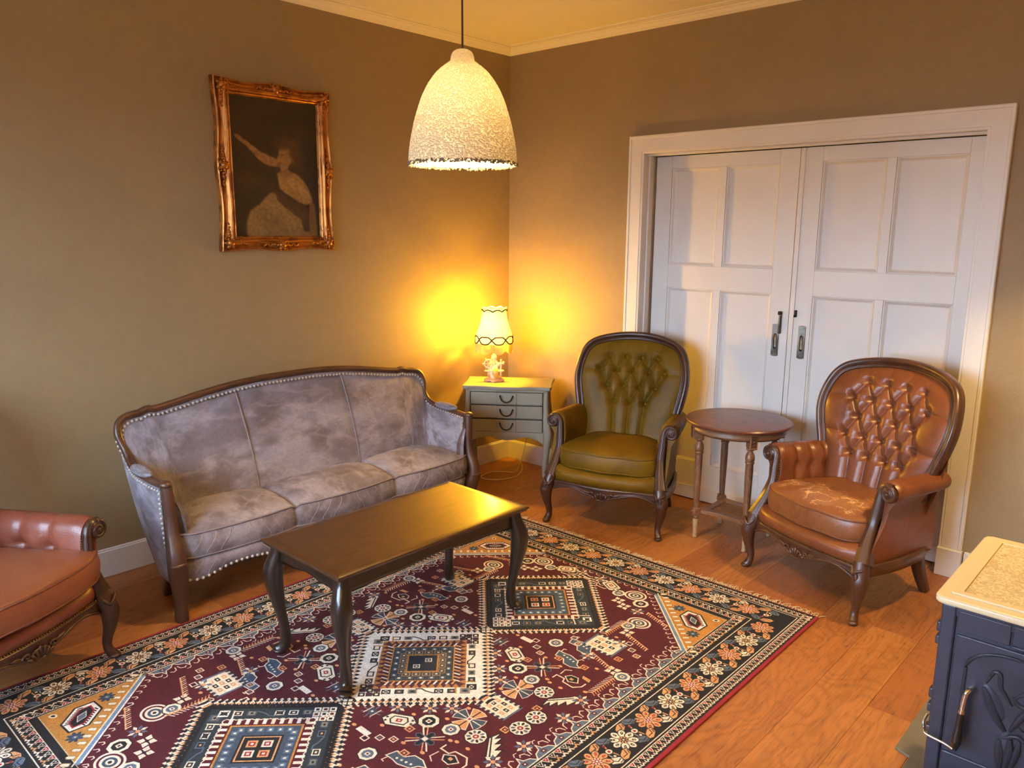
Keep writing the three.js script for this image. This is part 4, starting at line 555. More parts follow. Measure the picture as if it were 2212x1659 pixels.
  // hooked bands along the long sides and ends of the field
  for (const s of [-1, 1]) for (let y = -FL + CUT + 0.03, i = 0; y < FL - CUT; y += 0.088, i++) put(s * FW, y, s > 0 ? 0 : PI, 1, () => { poly([[0, -0.045], [-0.022, -0.03], [-0.03, -0.008], [-0.052, 0.0], [-0.03, 0.008], [-0.022, 0.03], [0, 0.045]], BLU, CRE, 0.0042); rect(-0.016, 0.0, 0.014, 0.016, MAR); rect(-0.016, 0, 0.006, 0.007, CRE); line([[-0.03, -0.04], [-0.05, -0.034], [-0.056, -0.02], [-0.046, -0.012]], CRE, 0.0042); line([[-0.03, 0.04], [-0.052, 0.036], [-0.06, 0.024], [-0.05, 0.014]], CRE, 0.0042); line([[-0.06, 0], [-0.072, -0.008], [-0.07, -0.02]], CRE, 0.0036); });
  for (const s of [-1, 1]) for (let x = -FW + CUT + 0.03; x < FW - CUT; x += 0.04) put(x, s * FL, s > 0 ? PI / 2 : -PI / 2, 1, () => { line([[0, -0.02], [-0.014, -0.012], [-0.018, 0.0], [-0.01, 0.008]], CRE, 0.004); });
  // corner spandrels: blue-white diagonal, tan corner with medallion
  for (const sx of [-1, 1]) for (const sy of [-1, 1]) { c.save(); c.scale(sx, sy);
    const a = [FW, FL - CUT], b = [FW - CUT, FL], dg = (k) => [[a[0] - k, a[1] - 0], [b[0], b[1] - k]];
    line(dg(0), '#6d88a8', 0.016); line(dg(0.012), WHT, 0.006); line(dg(-0.014), CRE, 0.005);
    for (let i = 0; i <= 14; i++) { const t = i / 14, x = lerp(a[0], b[0], t), y = lerp(a[1], b[1], t); put(x - 0.02, y - 0.02, PI / 4, 1, () => line([[0.012, 0], [-0.004, -0.004], [-0.01, 0.004], [-0.004, 0.012]], CRE, 0.0042)); put(x + 0.026, y + 0.026, PI / 4, 1, () => { poly([[-0.016, -0.008], [0.008, -0.008], [0.014, 0], [0.008, 0.008], [-0.016, 0.008]], CRE, '#8b6a3c', 0.003); }); }
    put(FW - 0.1, FL - 0.1, -PI / 4, 1, () => { poly([[-0.085, 0], [-0.045, -0.045], [0.045, -0.045], [0.085, 0], [0.045, 0.045], [-0.045, 0.045]], WHT, NAVY, 0.006); for (let i = -4; i <= 4; i++) { line([[i * 0.011 - 0.004, -0.034], [i * 0.011 + 0.004, -0.02]], NAVY, 0.005); line([[i * 0.011 - 0.004, 0.034], [i * 0.011 + 0.004, 0.02]], NAVY, 0.005); } poly([[-0.06, 0], [-0.034, -0.024], [0.034, -0.024], [0.06, 0], [0.034, 0.024], [-0.034, 0.024]], NAVY, RED, 0.006); poly([[-0.03, 0], [0, -0.014], [0.03, 0], [0, 0.014]], BLU, CRE, 0.003); });
    for (const [x, y, q] of [[FW - 0.045, FL - 0.2, 0], [FW - 0.2, FL - 0.045, 0], [FW - 0.03, FL - 0.035, 1]]) put(x, y, 0.6, 0.75, () => { if (q) { disc(0, 0, 0.02, 0.014, CRE); disc(0, 0, 0.01, 0.007, NAVY); } else { for (let i = 0; i < 8; i++) put(0, 0, i * PI / 4, 1, () => disc(0.022, 0, 0.016, 0.008, '#2f4258')); disc(0, 0, 0.012, 0.012, BLU); disc(0, 0, 0.004, 0.004, WHT); } });
    c.restore(); }
  // motifs
  const octa = (x, y, k, f, a = 0.39) => { poly(ngon(x, y, 0.034 * k, 8, a), CRE, NAVY, 0.003); poly(ngon(x, y, 0.021 * k, 8, a), f, null); rect(x, y, 0.016 * k, 0.016 * k, CRE); rect(x, y, 0.007 * k, 0.007 * k, MAR); };
  const MO = {
    spider: () => { for (let i = 0; i < 8; i++) put(0, 0, i * PI / 4, 1, () => line([[0.008, 0], [0.034, i % 2 ? 0.004 : -0.004]], BLU, 0.0048)); for (const [x, y] of [[-0.016, 0.022], [0.016, -0.022]]) line([[x, -y], [x, y]], CRE, 0.0035); rect(0, 0, 0.026, 0.024, '#34465a'); rect(0, 0, 0.008, 0.008, CRE); },
    hexa: () => { poly([[-0.055, 0], [-0.034, -0.028], [0.034, -0.028], [0.055, 0], [0.034, 0.028], [-0.034, 0.028]], CRE, NAVY, 0.004); poly([[-0.02, -0.017], [0.02, -0.017], [0.028, 0], [0.02, 0.017], [-0.02, 0.017], [-0.028, 0]], null, NAVY, 0.004); rect(0, 0, 0.018, 0.014, RED); rect(0, 0, 0.008, 0.006, CRE); for (const s of [-1, 1]) { disc(s * 0.04, -0.008, 0.004, 0.004, NAVY); disc(s * 0.04, 0.008, 0.004, 0.004, NAVY); } },
    star: () => { for (let i = 0; i < 8; i++) put(0, 0, i * PI / 4, 1, () => poly([[0.006, 0], [0.018, -0.006], [0.03, 0], [0.018, 0.006]], i % 2 ? BLU : CRE)); disc(0, 0, 0.007, 0.007, PEA); },
    bar: () => { rect(0, 0, 0.05, 0.02, WHT); rect(-0.008, 0, 0.006, 0.006, CRE); },
    octx: () => octa(0, 0, 1, NAVY), octb: () => octa(0, 0, 0.85, BLU, 0),
    cross: () => { for (let i = 0; i < 4; i++) put(0, 0, i * PI / 2, 1, () => { poly([[0.006, -0.006], [0.044, -0.028], [0.05, -0.012], [0.05, 0.012], [0.044, 0.028], [0.006, 0.006]], i % 2 ? PEA : '#3a4a5c', CRE, 0.003); line([[0.012, 0], [0.048, 0]], i % 2 ? NAVY : CRE, 0.004); }); rect(0, 0, 0.018, 0.018, CRE); rect(0, 0, 0.008, 0.008, RED); },
    flower: () => { poly(ngon(0, 0, 0.034, 10), CRE, NAVY, 0.003); for (let i = 0; i < 10; i++) put(0, 0, i * PI / 5, 1, () => disc(0.021, 0, 0.007, 0.004, i % 2 ? NAVY : BLU)); disc(0, 0, 0.009, 0.009, RED); disc(0, 0, 0.004, 0.004, CRE); },
    burst: () => { for (let i = 0; i < 4; i++) put(0, 0, PI / 4 + i * PI / 2, 1, () => { line([[0.01, -0.004], [0.056, -0.008]], CRE, 0.005); line([[0.01, 0.004], [0.056, 0.006]], PEA, 0.004); }); for (let i = 0; i < 4; i++) put(0, 0, i * PI / 2, 1, () => poly([[0.008, -0.007], [0.03, -0.009], [0.036, 0], [0.03, 0.009], [0.008, 0.007]], NAVY, BLU, 0.003)); rect(0, 0, 0.015, 0.015, CRE); },
    chain: () => { for (const [x, y, f] of [[0, 0, BLU], [0.034, -0.022, PEA], [-0.03, 0.03, NAVY]]) { rect(x, y, 0.024, 0.022, CRE); rect(x, y, 0.016, 0.014, MAR); rect(x, y, 0.009, 0.008, f); } },
    bird: () => { poly([[-0.06, 0.01], [-0.044, -0.02], [-0.01, -0.012], [0.01, -0.03], [0.04, -0.026], [0.066, -0.006], [0.044, 0.0], [0.03, 0.018], [-0.012, 0.022], [-0.034, 0.014]], '#3e5064', CRE, 0.004); line([[-0.052, 0.014], [-0.058, 0.03], [-0.048, 0.034]], CRE, 0.004); line([[0.026, 0.02], [0.03, 0.036], [0.04, 0.036]], CRE, 0.004); for (let i = 0; i < 4; i++) disc(-0.026 + i * 0.016, 0.004, 0.004, 0.004, CRE); },
    beast: () => { line([[-0.052, -0.034], [-0.052, -0.012], [-0.02, -0.012], [-0.012, -0.03], [0.03, -0.034], [0.05, -0.012], [0.05, 0.01]], CRE, 0.005); poly([[-0.026, 0.0], [0, -0.018], [0.028, -0.004], [0.012, 0.02], [-0.014, 0.018]], NAVY, CRE, 0.004); rect(0, 0, 0.013, 0.011, PEA); poly([[0.02, 0.026], [0.056, 0.02], [0.05, 0.04], [0.012, 0.044]], PEA, NAVY, 0.003); line([[-0.046, 0.0], [-0.05, 0.03], [-0.03, 0.042]], CRE, 0.004); },
    comb: () => { line([[-0.06, 0], [0.06, 0]], PEA, 0.005); for (let i = -5; i <= 5; i++) line([[i * 0.011, 0], [i * 0.011 + 0.008, -0.016]], i % 2 ? CRE : PEA, 0.004); },
    fir: () => { line([[0, -0.07], [0.004, 0.07]], PEA, 0.0045); for (let i = -6; i <= 5; i++) { line([[0, i * 0.011], [-0.016, i * 0.011 - 0.01]], CRE, 0.0035); line([[0, i * 0.011], [0.016, i * 0.011 - 0.01]], PEA, 0.0035); } },
    saw: () => { poly([[-0.06, -0.016], [-0.03, 0], [-0.036, -0.02], [-0.006, -0.002], [-0.01, -0.022], [0.02, -0.004], [0.018, -0.024], [0.05, -0.008], [0.062, 0.02], [-0.03, 0.02]], CRE, NAVY, 0.004); line([[-0.034, 0.012], [0.05, 0.01]], NAVY, 0.004); },
    sq: () => { rect(0, 0, 0.026, 0.024, PEA); rect(0, 0, 0.016, 0.015, MAR); rect(0, 0, 0.008, 0.008, PEA); },
    x4: () => { for (let i = 0; i < 4; i++) put(0, 0, PI / 4 + i * PI / 2, 1, () => poly([[0.004, 0], [0.014, -0.011], [0.03, 0], [0.014, 0.011]], CRE)); rect(0, 0, 0.009, 0.009, NAVY); },
    tile: () => { poly([[-0.06, -0.045], [0.06, -0.045], [0.06, 0.045], [-0.06, 0.045]], CRE, BLU, 0.008); for (let i = -5; i <= 5; i++) { rect(i * 0.011, -0.045, 0.006, 0.012, i % 2 ? NAVY : CRE); rect(i * 0.011, 0.045, 0.006, 0.012, i % 2 ? NAVY : CRE); } for (let i = -1; i <= 1; i++) for (let j = -1; j <= 1; j++) { rect(i * 0.03, j * 0.022, 0.02, 0.014, (i + j) & 1 ? NAVY : PEA); rect(i * 0.03, j * 0.022, 0.008, 0.006, CRE); } },
    spiral: () => { for (const [k, f] of [[0.046, CRE], [0.038, MAR], [0.031, CRE], [0.022, '#3a4a5c'], [0.013, CRE], [0.006, NAVY]]) disc(0, 0, k, k * 0.86, f); },
    tiny: () => { disc(0, 0, 0.008, 0.006, PEA); },
  };
  const Q = [['spider', 0.105, 0.315], ['hexa', 0.21, 0.285], ['star', 0.15, 0.24], ['bar', 0.17, 0.4], ['octx', 0.285, 0.22], ['star', 0.235, 0.17], ['cross', 0.375, 0.12], ['flower', 0.455, 0.17], ['burst', 0.345, 0.29], ['chain', 0.235, 0.385], ['octb', 0.27, 0.46], ['bird', 0.38, 0.4], ['beast', 0.475, 0.3], ['saw', 0.53, 0.16], ['fir', 0.58, 0.36], ['sq', 0.46, 0.395], ['x4', 0.55, 0.45], ['comb', 0.48, 0.48], ['bird', 0.36, 0.51], ['tile', 0.42, 0.58], ['sq', 0.52, 0.53], ['x4', 0.43, 0.72], ['spiral', 0.42, 0.82], ['comb', 0.5, 0.69], ['star', 0.36, 0.9], ['octx', 0.33, 0.97], ['octb', 0.2, 0.99], ['comb', 0.46, 0.9], ['beast', 0.09, 1.02], ['x4', 0.29, 0.9], ['octb', 0.37, 0.2], ['sq', 0.5, 0.08], ['flower', 0.53, 0.04], ['star', 0.29, 0.12], ['tiny', 0.32, 0.17], ['tiny', 0.41, 0.24], ['tiny', 0.19, 0.34], ['tiny', 0.43, 0.23], ['tiny', 0.31, 0.35], ['tiny', 0.56, 0.27], ['tiny', 0.5, 0.42], ['tiny', 0.36, 0.67], ['tiny', 0.25, 0.55], ['chain', 0.3, 0.54], ['star', 0.58, 0.22], ['star', 0.42, 0.47], ['octb', 0.6, 0.44], ['hexa', 0.13, 1.03], ['x4', 0.24, 0.93], ['star', 0.46, 0.63], ['sq', 0.35, 0.38], ['star', 0.6, 0.1], ['x4', 0.16, 0.19], ['sq', 0.27, 0.29], ['tiny', 0.33, 0.08], ['tiny', 0.22, 0.23], ['tiny', 0.48, 0.23], ['tiny', 0.39, 0.34], ['spiral', 0.27, 1.02], ['octb', 0.4, 0.77], ['chain', 0.52, 0.62], ['fir', 0.37, 0.73], ['sq', 0.14, 0.46], ['tiny', 0.12, 0.4], ['tiny', 0.42, 0.66], ['star', 0.05, 1.05]];
  for (const sx of [-1, 1]) for (const sy of [-1, 1]) for (const [k, x, y] of Q) { c.save(); c.translate(sx * x, sy * y); c.scale(sx, sy); c.rotate(k === 'hexa' ? -0.5 : k === 'saw' ? 0.9 : k === 'comb' ? -0.35 : k === 'bird' ? -0.2 : 0); c.scale(1.13, 1.13); MO[k](); c.restore(); }
  for (const s of [-1, 1]) put(s * 0.4, 0, 0, 1, MO.tile);
  // the three diamonds
  const dia = (r) => [[0, -r], [r, 0], [0, r], [-r, 0]];
  const zig = (r, col, amp, per, lw) => { const n = Math.round(r * 1.414 / per); for (let k = 0; k < 4; k++) { c.save(); c.rotate(k * PI / 2); const P = []; for (let i = 0; i <= 2 * n; i++) { const t = i / (2 * n), o = (i % 2 ? amp : -amp) / sqrt(2); P.push([r * t + o, -r * (1 - t) - o]); } line(P, col, lw); c.restore(); } };
  const along = (r, n, fn) => { for (let k = 0; k < 4; k++) { c.save(); c.rotate(k * PI / 2); for (let i = 0; i < n; i++) { const t = (i + 0.5) / n; put(r * t, -r * (1 - t), PI / 4, 1, () => fn(i, k)); } c.restore(); } };
  for (const [cy, type] of [[-0.68, 1], [0.68, 1], [0, 0]]) {
    c.save(); c.translate(0, cy);
    poly(dia(0.362), MAR); zig(0.366, CRE, 0.008, 0.024, 0.006); zig(0.357, NAVY, 0.009, 0.024, 0.009); zig(0.345, CRE, 0.009, 0.024, 0.009); zig(0.333, type ? PEA : '#c9905c', 0.008, 0.024, 0.008); zig(0.322, NAVY, 0.009, 0.024, 0.01);
    poly(dia(0.306), type ? NAVY : WHT); zig(0.309, type ? NAVY : WHT, 0.01, 0.024, 0.014);
    const g1 = type ? '#26323c' : WHT; poly(dia(0.3), g1);
    along(0.262, 8, (i, k) => { const e = i === 0 || i === 7; if (i === 3) { line([[-0.03, -0.012], [0, 0.002], [0.014, 0.016], [0.036, 0.016]], type ? BLU : NAVY, 0.005); return; } const q = [[CRE, NAVY, CRE], ['#4c5560', '#8a8578', NAVY], [type ? BLU : '#39465a', NAVY, PEA], [WHT, NAVY, WHT]][(i + k) % 4]; rect(0, 0, e ? 0.036 : 0.032, e ? 0.036 : 0.026, type ? q[0] : q[1]); rect(0, 0, 0.022, 0.017, type ? q[1] : q[0]); rect(0, 0, 0.01, 0.008, q[2]); if ((i + k) % 4 === 3) { line([[-0.013, -0.01], [0.013, 0.01]], NAVY, 0.004); line([[-0.013, 0.01], [0.013, -0.01]], NAVY, 0.004); } });
    for (const a of [PI / 2, -PI / 2]) put(0.262 * cos(a) * 0, 0.245 * sign(a), PI / 4, 1, () => { for (let i = -1; i <= 1; i++) for (let j = -1; j <= 1; j++) { rect(i * 0.026, j * 0.026, 0.023, 0.023, (i + j) & 1 ? (type ? CRE : '#33293c') : (type ? WHT : NAVY)); rect(i * 0.026, j * 0.026, 0.011, 0.011, (i + j) & 1 ? MAR : (type ? NAVY : CRE)); } });
    for (const s of [-1, 1]) line([[s * 0.235, -0.05], [s * 0.2, -0.02], [s * 0.2, 0.02], [s * 0.235, 0.05]], type ? CRE : '#b07a3a', 0.006);
    if (type) { poly(dia(0.215), MAR); along(0.198, 10, (i) => rect(0, 0, 0.013, 0.03, i % 2 ? CRE : WHT)); zig(0.214, CRE, 0.003, 0.02, 0.004); poly(dia(0.165), '#3c4c62', TAN, 0.007); along(0.134, 6, (i) => { rect(0, 0, 0.02, 0.022, '#55708c'); rect(0, 0, 0.008, 0.01, CRE); }); poly(dia(0.09), PEA, NAVY, 0.006); poly(dia(0.078), NAVY); for (const [x, y, f] of [[0, -0.034, CRE], [0, 0.034, CRE], [-0.034, 0, PEA], [0.034, 0, PEA]]) put(x, y, PI / 4, 1, () => { rect(0, 0, 0.034, 0.034, f); rect(0, 0, 0.02, 0.02, RED); rect(0, 0, 0.01, 0.01, CRE); }); }
    else { poly(dia(0.232), '#a87644'); along(0.222, 11, (i) => poly([[-0.012, 0.016], [0, -0.008], [0.012, 0.016]], '#4b2232')); poly(dia(0.2), '#3b2030'); along(0.185, 12, (i) => line([[-0.006, 0.012], [0.006, -0.012]], i % 2 ? WHT : PEA, 0.0075)); poly(dia(0.166), '#39454f', TAN, 0.005); along(0.14, 5, () => { rect(0, 0, 0.034, 0.03, '#222c38'); rect(0, 0, 0.026, 0.022, '#3f5064'); rect(0, 0, 0.01, 0.009, CRE); }); along(0.105, 4, () => { rect(0, 0, 0.03, 0.026, TAN); rect(0, 0, 0.024, 0.02, '#39454f'); rect(0, 0, 0.008, 0.008, CRE); }); poly(dia(0.08), '#1d2634', TAN, 0.006); for (const [x, y] of [[0, -0.03], [0, 0.03]]) put(x, y, PI / 4, 1, () => { rect(0, 0, 0.026, 0.026, CRE); rect(0, 0, 0.018, 0.018, '#2c3a50'); rect(0, 0, 0.008, 0.008, CRE); }); }
    c.restore();
  }
  for (const s of [-1, 1]) put(0, s * 0.34, PI / 4, 1, () => { rect(0, 0, 0.036, 0.036, NAVY); for (const [x, y] of [[-1, -1], [1, 1], [-1, 1], [1, -1]]) rect(x * 0.009, y * 0.009, 0.014, 0.014, CRE); });
  // wool: a little uneven dye, tuft by tuft
  const id = c.getImageData(0, 0, W, H), D = id.data;
  for (let j = 0; j < H; j++) for (let i = 0; i < W; i++) { const o = (j * W + i) * 4, k = 0.84 + 0.24 * hash(i >> 1, j >> 1, 5) + 0.1 * (vnoise(i / 40, j / 9, 999, 999, 8) - 0.5); D[o] = clamp(D[o] * k / 255) * 255; D[o + 1] = clamp(D[o + 1] * k / 255) * 255; D[o + 2] = clamp(D[o + 2] * k / 255) * 255; }
  c.setTransform(1, 0, 0, 1, 0, 0); c.putImageData(id, 0, 0);
  const map = new THREE.CanvasTexture(cv); map.colorSpace = THREE.SRGBColorSpace; map.magFilter = THREE.LinearFilter; map.flipY = false;
  const pile = tex(512, 512, (u, v, i, j) => 0.5 * hash(i >> 1, j >> 1, 9) + 0.5 * fbm(u, v, 64, 64, 2, 205), { srgb: false, rep: [6, 9] });
  const t = thing('rug', 'red and navy oriental rug with three diamond medallions and cream fringe', 'rug', [CX, 0, CZ]);
  const g = surf(60, 80, (u, v) => [lerp(-HW, HW, u), 0.0078 + 0.0008 * sin(u * 9 + v * 5) * sin(v * 13), lerp(-HL, HL, v)], { flip: true });
  obj('pile', g, phy({ map, bumpMap: pile, bumpScale: 0.0015, roughness: 0.95, sheen: 0.25, sheenRoughness: 0.6 }), t);
  obj('backing', box(-HW + 0.002, HW - 0.002, 0.0004, 0.0066, -HL + 0.002, HL - 0.002), std({ color: 0x3a2c26, roughness: 1 }), t);
  const redWool = std({ color: 0x8d1f32, roughness: 0.9 });
  for (const s of [-1, 1]) obj('selvage', tube([V(s * (HW - 0.002), 0.0044, -HL), V(s * HW, 0.0044, -0.4), V(s * (HW - 0.001), 0.0044, 0.5), V(s * HW, 0.0044, HL)], 0.0043, 60, 8), redWool, t);
  const fr = [], F = rng(31);
  for (const s of [-1, 1]) for (let i = 0; i < 330; i++) { const x = lerp(-HW, HW, (i + F()) / 330), L = 0.022 + 0.03 * F(), a = (F() - 0.5) * 0.05, y = 0.002 + 0.003 * F(); fr.push(tube([V(x, 0.005, s * (HL - 0.002)), V(x + a * 0.3, y + 0.003, s * (HL + L * 0.45)), V(x + a, 0.0025, s * (HL + L))], 0.0016, 5, 4)); }
  obj('fringe', fr, std({ color: 0xd6c8ac, roughness: 0.95 }), t).userData.kind = 'stuff';
}
// ---------- framed picture on the long wall ----------
{
  const ZC = 1.776, YC = 1.906, W = 0.656, H = 0.826, IW = 0.484, IH = 0.672;
  const t = thing('framed_painting', 'dark old-master style portrait in an ornate gilt frame on the long wall', 'painting', [0, YC, ZC], PI / 2);
  // swept gilt moulding: [inwards from the outer edge 0..1, proud]
  const pr = [[0, 0], [0.0, 0.026], [0.03, 0.034], [0.08, 0.036], [0.13, 0.03], [0.22, 0.024], [0.36, 0.026], [0.5, 0.036], [0.6, 0.046], [0.68, 0.047], [0.73, 0.04], [0.8, 0.036], [0.86, 0.04], [0.9, 0.038], [0.94, 0.03], [1, 0.02], [1, 0]];
  const O = [[-W / 2, -H / 2], [W / 2, -H / 2], [W / 2, H / 2], [-W / 2, H / 2]], I = [[-IW / 2, -IH / 2], [IW / 2, -IH / 2], [IW / 2, IH / 2], [-IW / 2, IH / 2]];
  for (let k = 0; k < 4; k++) {
    const j = (k + 1) % 4, nx = [0, 1, 0, -1][k], ny = [-1, 0, 1, 0][k];
    const g = toCreasedNormals(surf(pr.length - 1, 40, (u, v) => {
      const q = pr[Math.round(u * (pr.length - 1))], o = [lerp(O[k][0], O[j][0], v), lerp(O[k][1], O[j][1], v)], i = [lerp(I[k][0], I[j][0], v), lerp(I[k][1], I[j][1], v)], dip = 0.011 * (0.5 - 0.5 * cos(v * 4 * PI)) * sst(0.9, 0.2, q[0]);
      return [lerp(o[0], i[0], q[0]) - nx * dip, lerp(o[1], i[1], q[0]) - ny * dip, q[1]];
    }, { flip: true }), 0.9); boxUV(g, k % 2 ? 'y' : 'x'); obj('frame_bar', g, M.gilt, t);
  }
  const orn = (x, y, a, corner) => {
    const l = [], R = rng(Math.round((x + 2) * 1000 + (y + 3) * 77)), put = (g) => { g.rotateZ(a); g.translate(x, y, 0.03); l.push(g); };
    put(ell(0, 0, 0.012, 0.02, 0.018, 0.016, 12));
    for (let i = 0; i < 6; i++) { const b = i * PI / 3; put(ell(cos(b) * 0.022, sin(b) * 0.019, 0.008, 0.012, 0.008, 0.011, 10, [0, 0, b])); }
    for (const s of corner ? [0, PI / 2] : [0, PI]) for (let i = 0; i < 4; i++) { const d = 0.036 + i * 0.019; put(ell(cos(s) * d, sin(s) * d, 0.005 - i * 0.0015, 0.013, 0.0085 - i * 0.0012, 0.008 - i * 0.001, 10, [0, 0, s + (i % 2 ? 0.7 : -0.7)])); }
    for (const s of [-1, 1]) put(tube(Array.from({ length: 14 }, (_, i) => { const f = i / 13, b = f * 6.5; return V(s * 0.02 + cos(b) * 0.014 * (1 - f), 0.02 + sin(b) * 0.014 * (1 - f), 0.011); }), 0.0035, 30, 6));
    return l;
  };
  const b = 0.042;
  for (let k = 0; k < 4; k++) obj('frame_ornament', orn(O[k][0] + sign(-O[k][0]) * b, O[k][1] + sign(-O[k][1]) * b, [0, PI / 2, PI, -PI / 2][k], true), M.gilt, t);
  for (const [x, y, a] of [[0, -H / 2 + b * 0.75, PI], [0, H / 2 - b * 0.75, 0], [-W / 2 + b * 0.75, 0, PI / 2], [W / 2 - b * 0.75, 0, -PI / 2]]) obj('frame_ornament', orn(x, y, a, false), M.gilt, t);
  // a plain generic portrait print: dark ground, pale seated figure
  const cv = document.createElement('canvas'); cv.width = 484; cv.height = 672; const c = cv.getContext('2d'), R = rng(9);
  c.fillStyle = '#2a1b0a'; c.fillRect(0, 0, 484, 672);
  const blob = (x, y, rx, ry, col, al, a = 0) => { c.save(); c.translate(x, y); c.rotate(a); c.scale(rx, ry); const g = c.createRadialGradient(0, 0, 0, 0, 0, 1); const h = parseInt(col.slice(1), 16), z = (q) => `rgba(${h >> 16},${(h >> 8) & 255},${h & 255},${q})`; g.addColorStop(0, z(1)); g.addColorStop(0.5, z(0.75)); g.addColorStop(0.8, z(0.25)); g.addColorStop(1, z(0)); c.globalAlpha = al; c.fillStyle = g; c.beginPath(); c.arc(0, 0, 1, 0, 2 * PI); c.fill(); c.restore(); };
  for (let i = 0; i < 60; i++) blob(R() * 484, R() * 672, 60 + R() * 120, 30 + R() * 70, R() < 0.5 ? '#3a2610' : '#1c1206', 0.25, R() * 3);
  blob(90, 400, 110, 60, '#4a3216', 0.5); blob(400, 150, 90, 60, '#3c2812', 0.5);
  const shape = (pts, col, al = 1) => { c.globalAlpha = al; c.fillStyle = col; c.beginPath(); pts.forEach(([x, y], i) => { if (!i) c.moveTo(x, y); else { const p = pts[i - 1]; c.quadraticCurveTo(p[0] + (x - p[0]) * 0.5 + (y - p[1]) * 0.08, p[1] + (y - p[1]) * 0.5 - (x - p[0]) * 0.08, x, y); } }); c.closePath(); c.fill(); c.globalAlpha = 1; };
  const soft = (pts, col, n = 7, al = 0.22) => { for (let i = 0; i < n; i++) { const k = 1 + (n - 1 - i) * 0.012, cx = pts.reduce((a, p) => a + p[0], 0) / pts.length, cy = pts.reduce((a, p) => a + p[1], 0) / pts.length; shape(pts.map(([x, y]) => [cx + (x - cx) * k, cy + (y - cy) * k]), col, i === n - 1 ? 0.75 : al); } };
  soft([[70, 672], [66, 610], [90, 545], [140, 515], [205, 455], [245, 470], [330, 520], [410, 560], [440, 672]], '#8a6a38');               // pale skirt
  soft([[245, 360], [290, 345], [360, 360], [415, 420], [440, 490], [400, 505], [320, 470], [255, 430]], '#96703a');                       // shoulders and bodice
  soft([[232, 440], [300, 480], [400, 515], [430, 560], [415, 640], [385, 640], [370, 580], [300, 535], [240, 490]], '#3e2412');           // dark sash
  soft([[252, 320], [205, 322], [150, 300], [110, 262], [84, 236], [40, 208], [20, 190], [34, 184], [70, 206], [104, 226], [150, 258], [205, 276], [250, 292]], '#94693a', 6);
  soft([[425, 500], [450, 500], [460, 590], [462, 672], [425, 672], [418, 580]], '#745227', 5);
  soft([[262, 330], [300, 330], [330, 360], [300, 390], [262, 372]], '#7d572b', 5);                                                        // neck
  blob(340, 262, 74, 84, '#4a2e14', 1, 0.2); blob(318, 216, 84, 52, '#52331a', 1, 0.15); blob(372, 300, 40, 66, '#432913', 0.9);                // hair
  soft([[262, 232], [300, 222], [326, 246], [326, 292], [300, 328], [270, 336], [256, 322], [252, 300], [244, 290], [254, 268]], '#92693a', 6);   // face turned left
  blob(296, 300, 22, 20, '#9c6a40', 0.6); blob(290, 226, 52, 18, '#52331a', 0.95, -0.2); blob(330, 256, 22, 44, '#4a2e14', 0.9); blob(275, 264, 11, 5, '#2e1b0c', 0.9); blob(256, 310, 9, 4, '#6a361a', 0.9); blob(336, 290, 9, 13, '#8a6234', 0.8);
  soft([[300, 372], [360, 392], [420, 450], [430, 480], [350, 440], [290, 400]], '#a07c48', 5, 0.15);
  for (let i = 0; i < 22; i++) { const x = 90 + R() * 260, y = 500 + R() * 140; c.globalAlpha = 0.12; c.strokeStyle = R() < 0.5 ? '#a88450' : '#4a3216'; c.lineWidth = 2 + R() * 5; c.beginPath(); c.moveTo(x, y); c.quadraticCurveTo(x + 30, y + 10 + R() * 30, x + 50 + R() * 40, y + 60); c.stroke(); } c.globalAlpha = 1;
  for (let i = 0; i < 30; i++) blob(R() * 484, R() * 672, 50 + R() * 80, 20 + R() * 40, '#1c1206', 0.1, R() * 3);
  { const id = c.getImageData(0, 0, 484, 672), A = id.data; for (let pass = 0; pass < 2; pass++) for (const [n, m, sn, sm] of [[672, 484, 484 * 4, 4], [484, 672, 4, 484 * 4]]) for (let j = 0; j < n; j++) { const src = new Float32Array(m * 3); for (let i = 0; i < m; i++) for (let k = 0; k < 3; k++) src[i * 3 + k] = A[j * sn + i * sm + k]; for (let i = 0; i < m; i++) for (let k = 0; k < 3; k++) { let q = 0; for (let d = -3; d <= 3; d++) q += src[clamp(i + d, 0, m - 1) * 3 + k]; A[j * sn + i * sm + k] = q / 7; } }
    for (let j = 0; j < 672; j++) for (let i = 0; i < 484; i++) { const o = (j * 484 + i) * 4, k = 0.82 + 0.36 * fbm(i / 484, j / 672, 40, 60, 3, 301); for (let q = 0; q < 3; q++) A[o + q] = clamp(A[o + q] * k / 255) * 255; }
    c.putImageData(id, 0, 0); }
  const map = new THREE.CanvasTexture(cv); map.colorSpace = THREE.SRGBColorSpace; map.magFilter = THREE.LinearFilter;
  const canvasGeo = new THREE.PlaneGeometry(IW + 0.01, IH + 0.01); canvasGeo.translate(0, 0, 0.021);
  obj('canvas_print', canvasGeo, phy({ map, roughness: 0.45, clearcoat: 0.25, clearcoatRoughness: 0.3 }), t);
  obj('backing_board', box(-W / 2 + 0.03, W / 2 - 0.03, -H / 2 + 0.03, H / 2 - 0.03, 0.002, 0.016), M.mahogany, t);
}
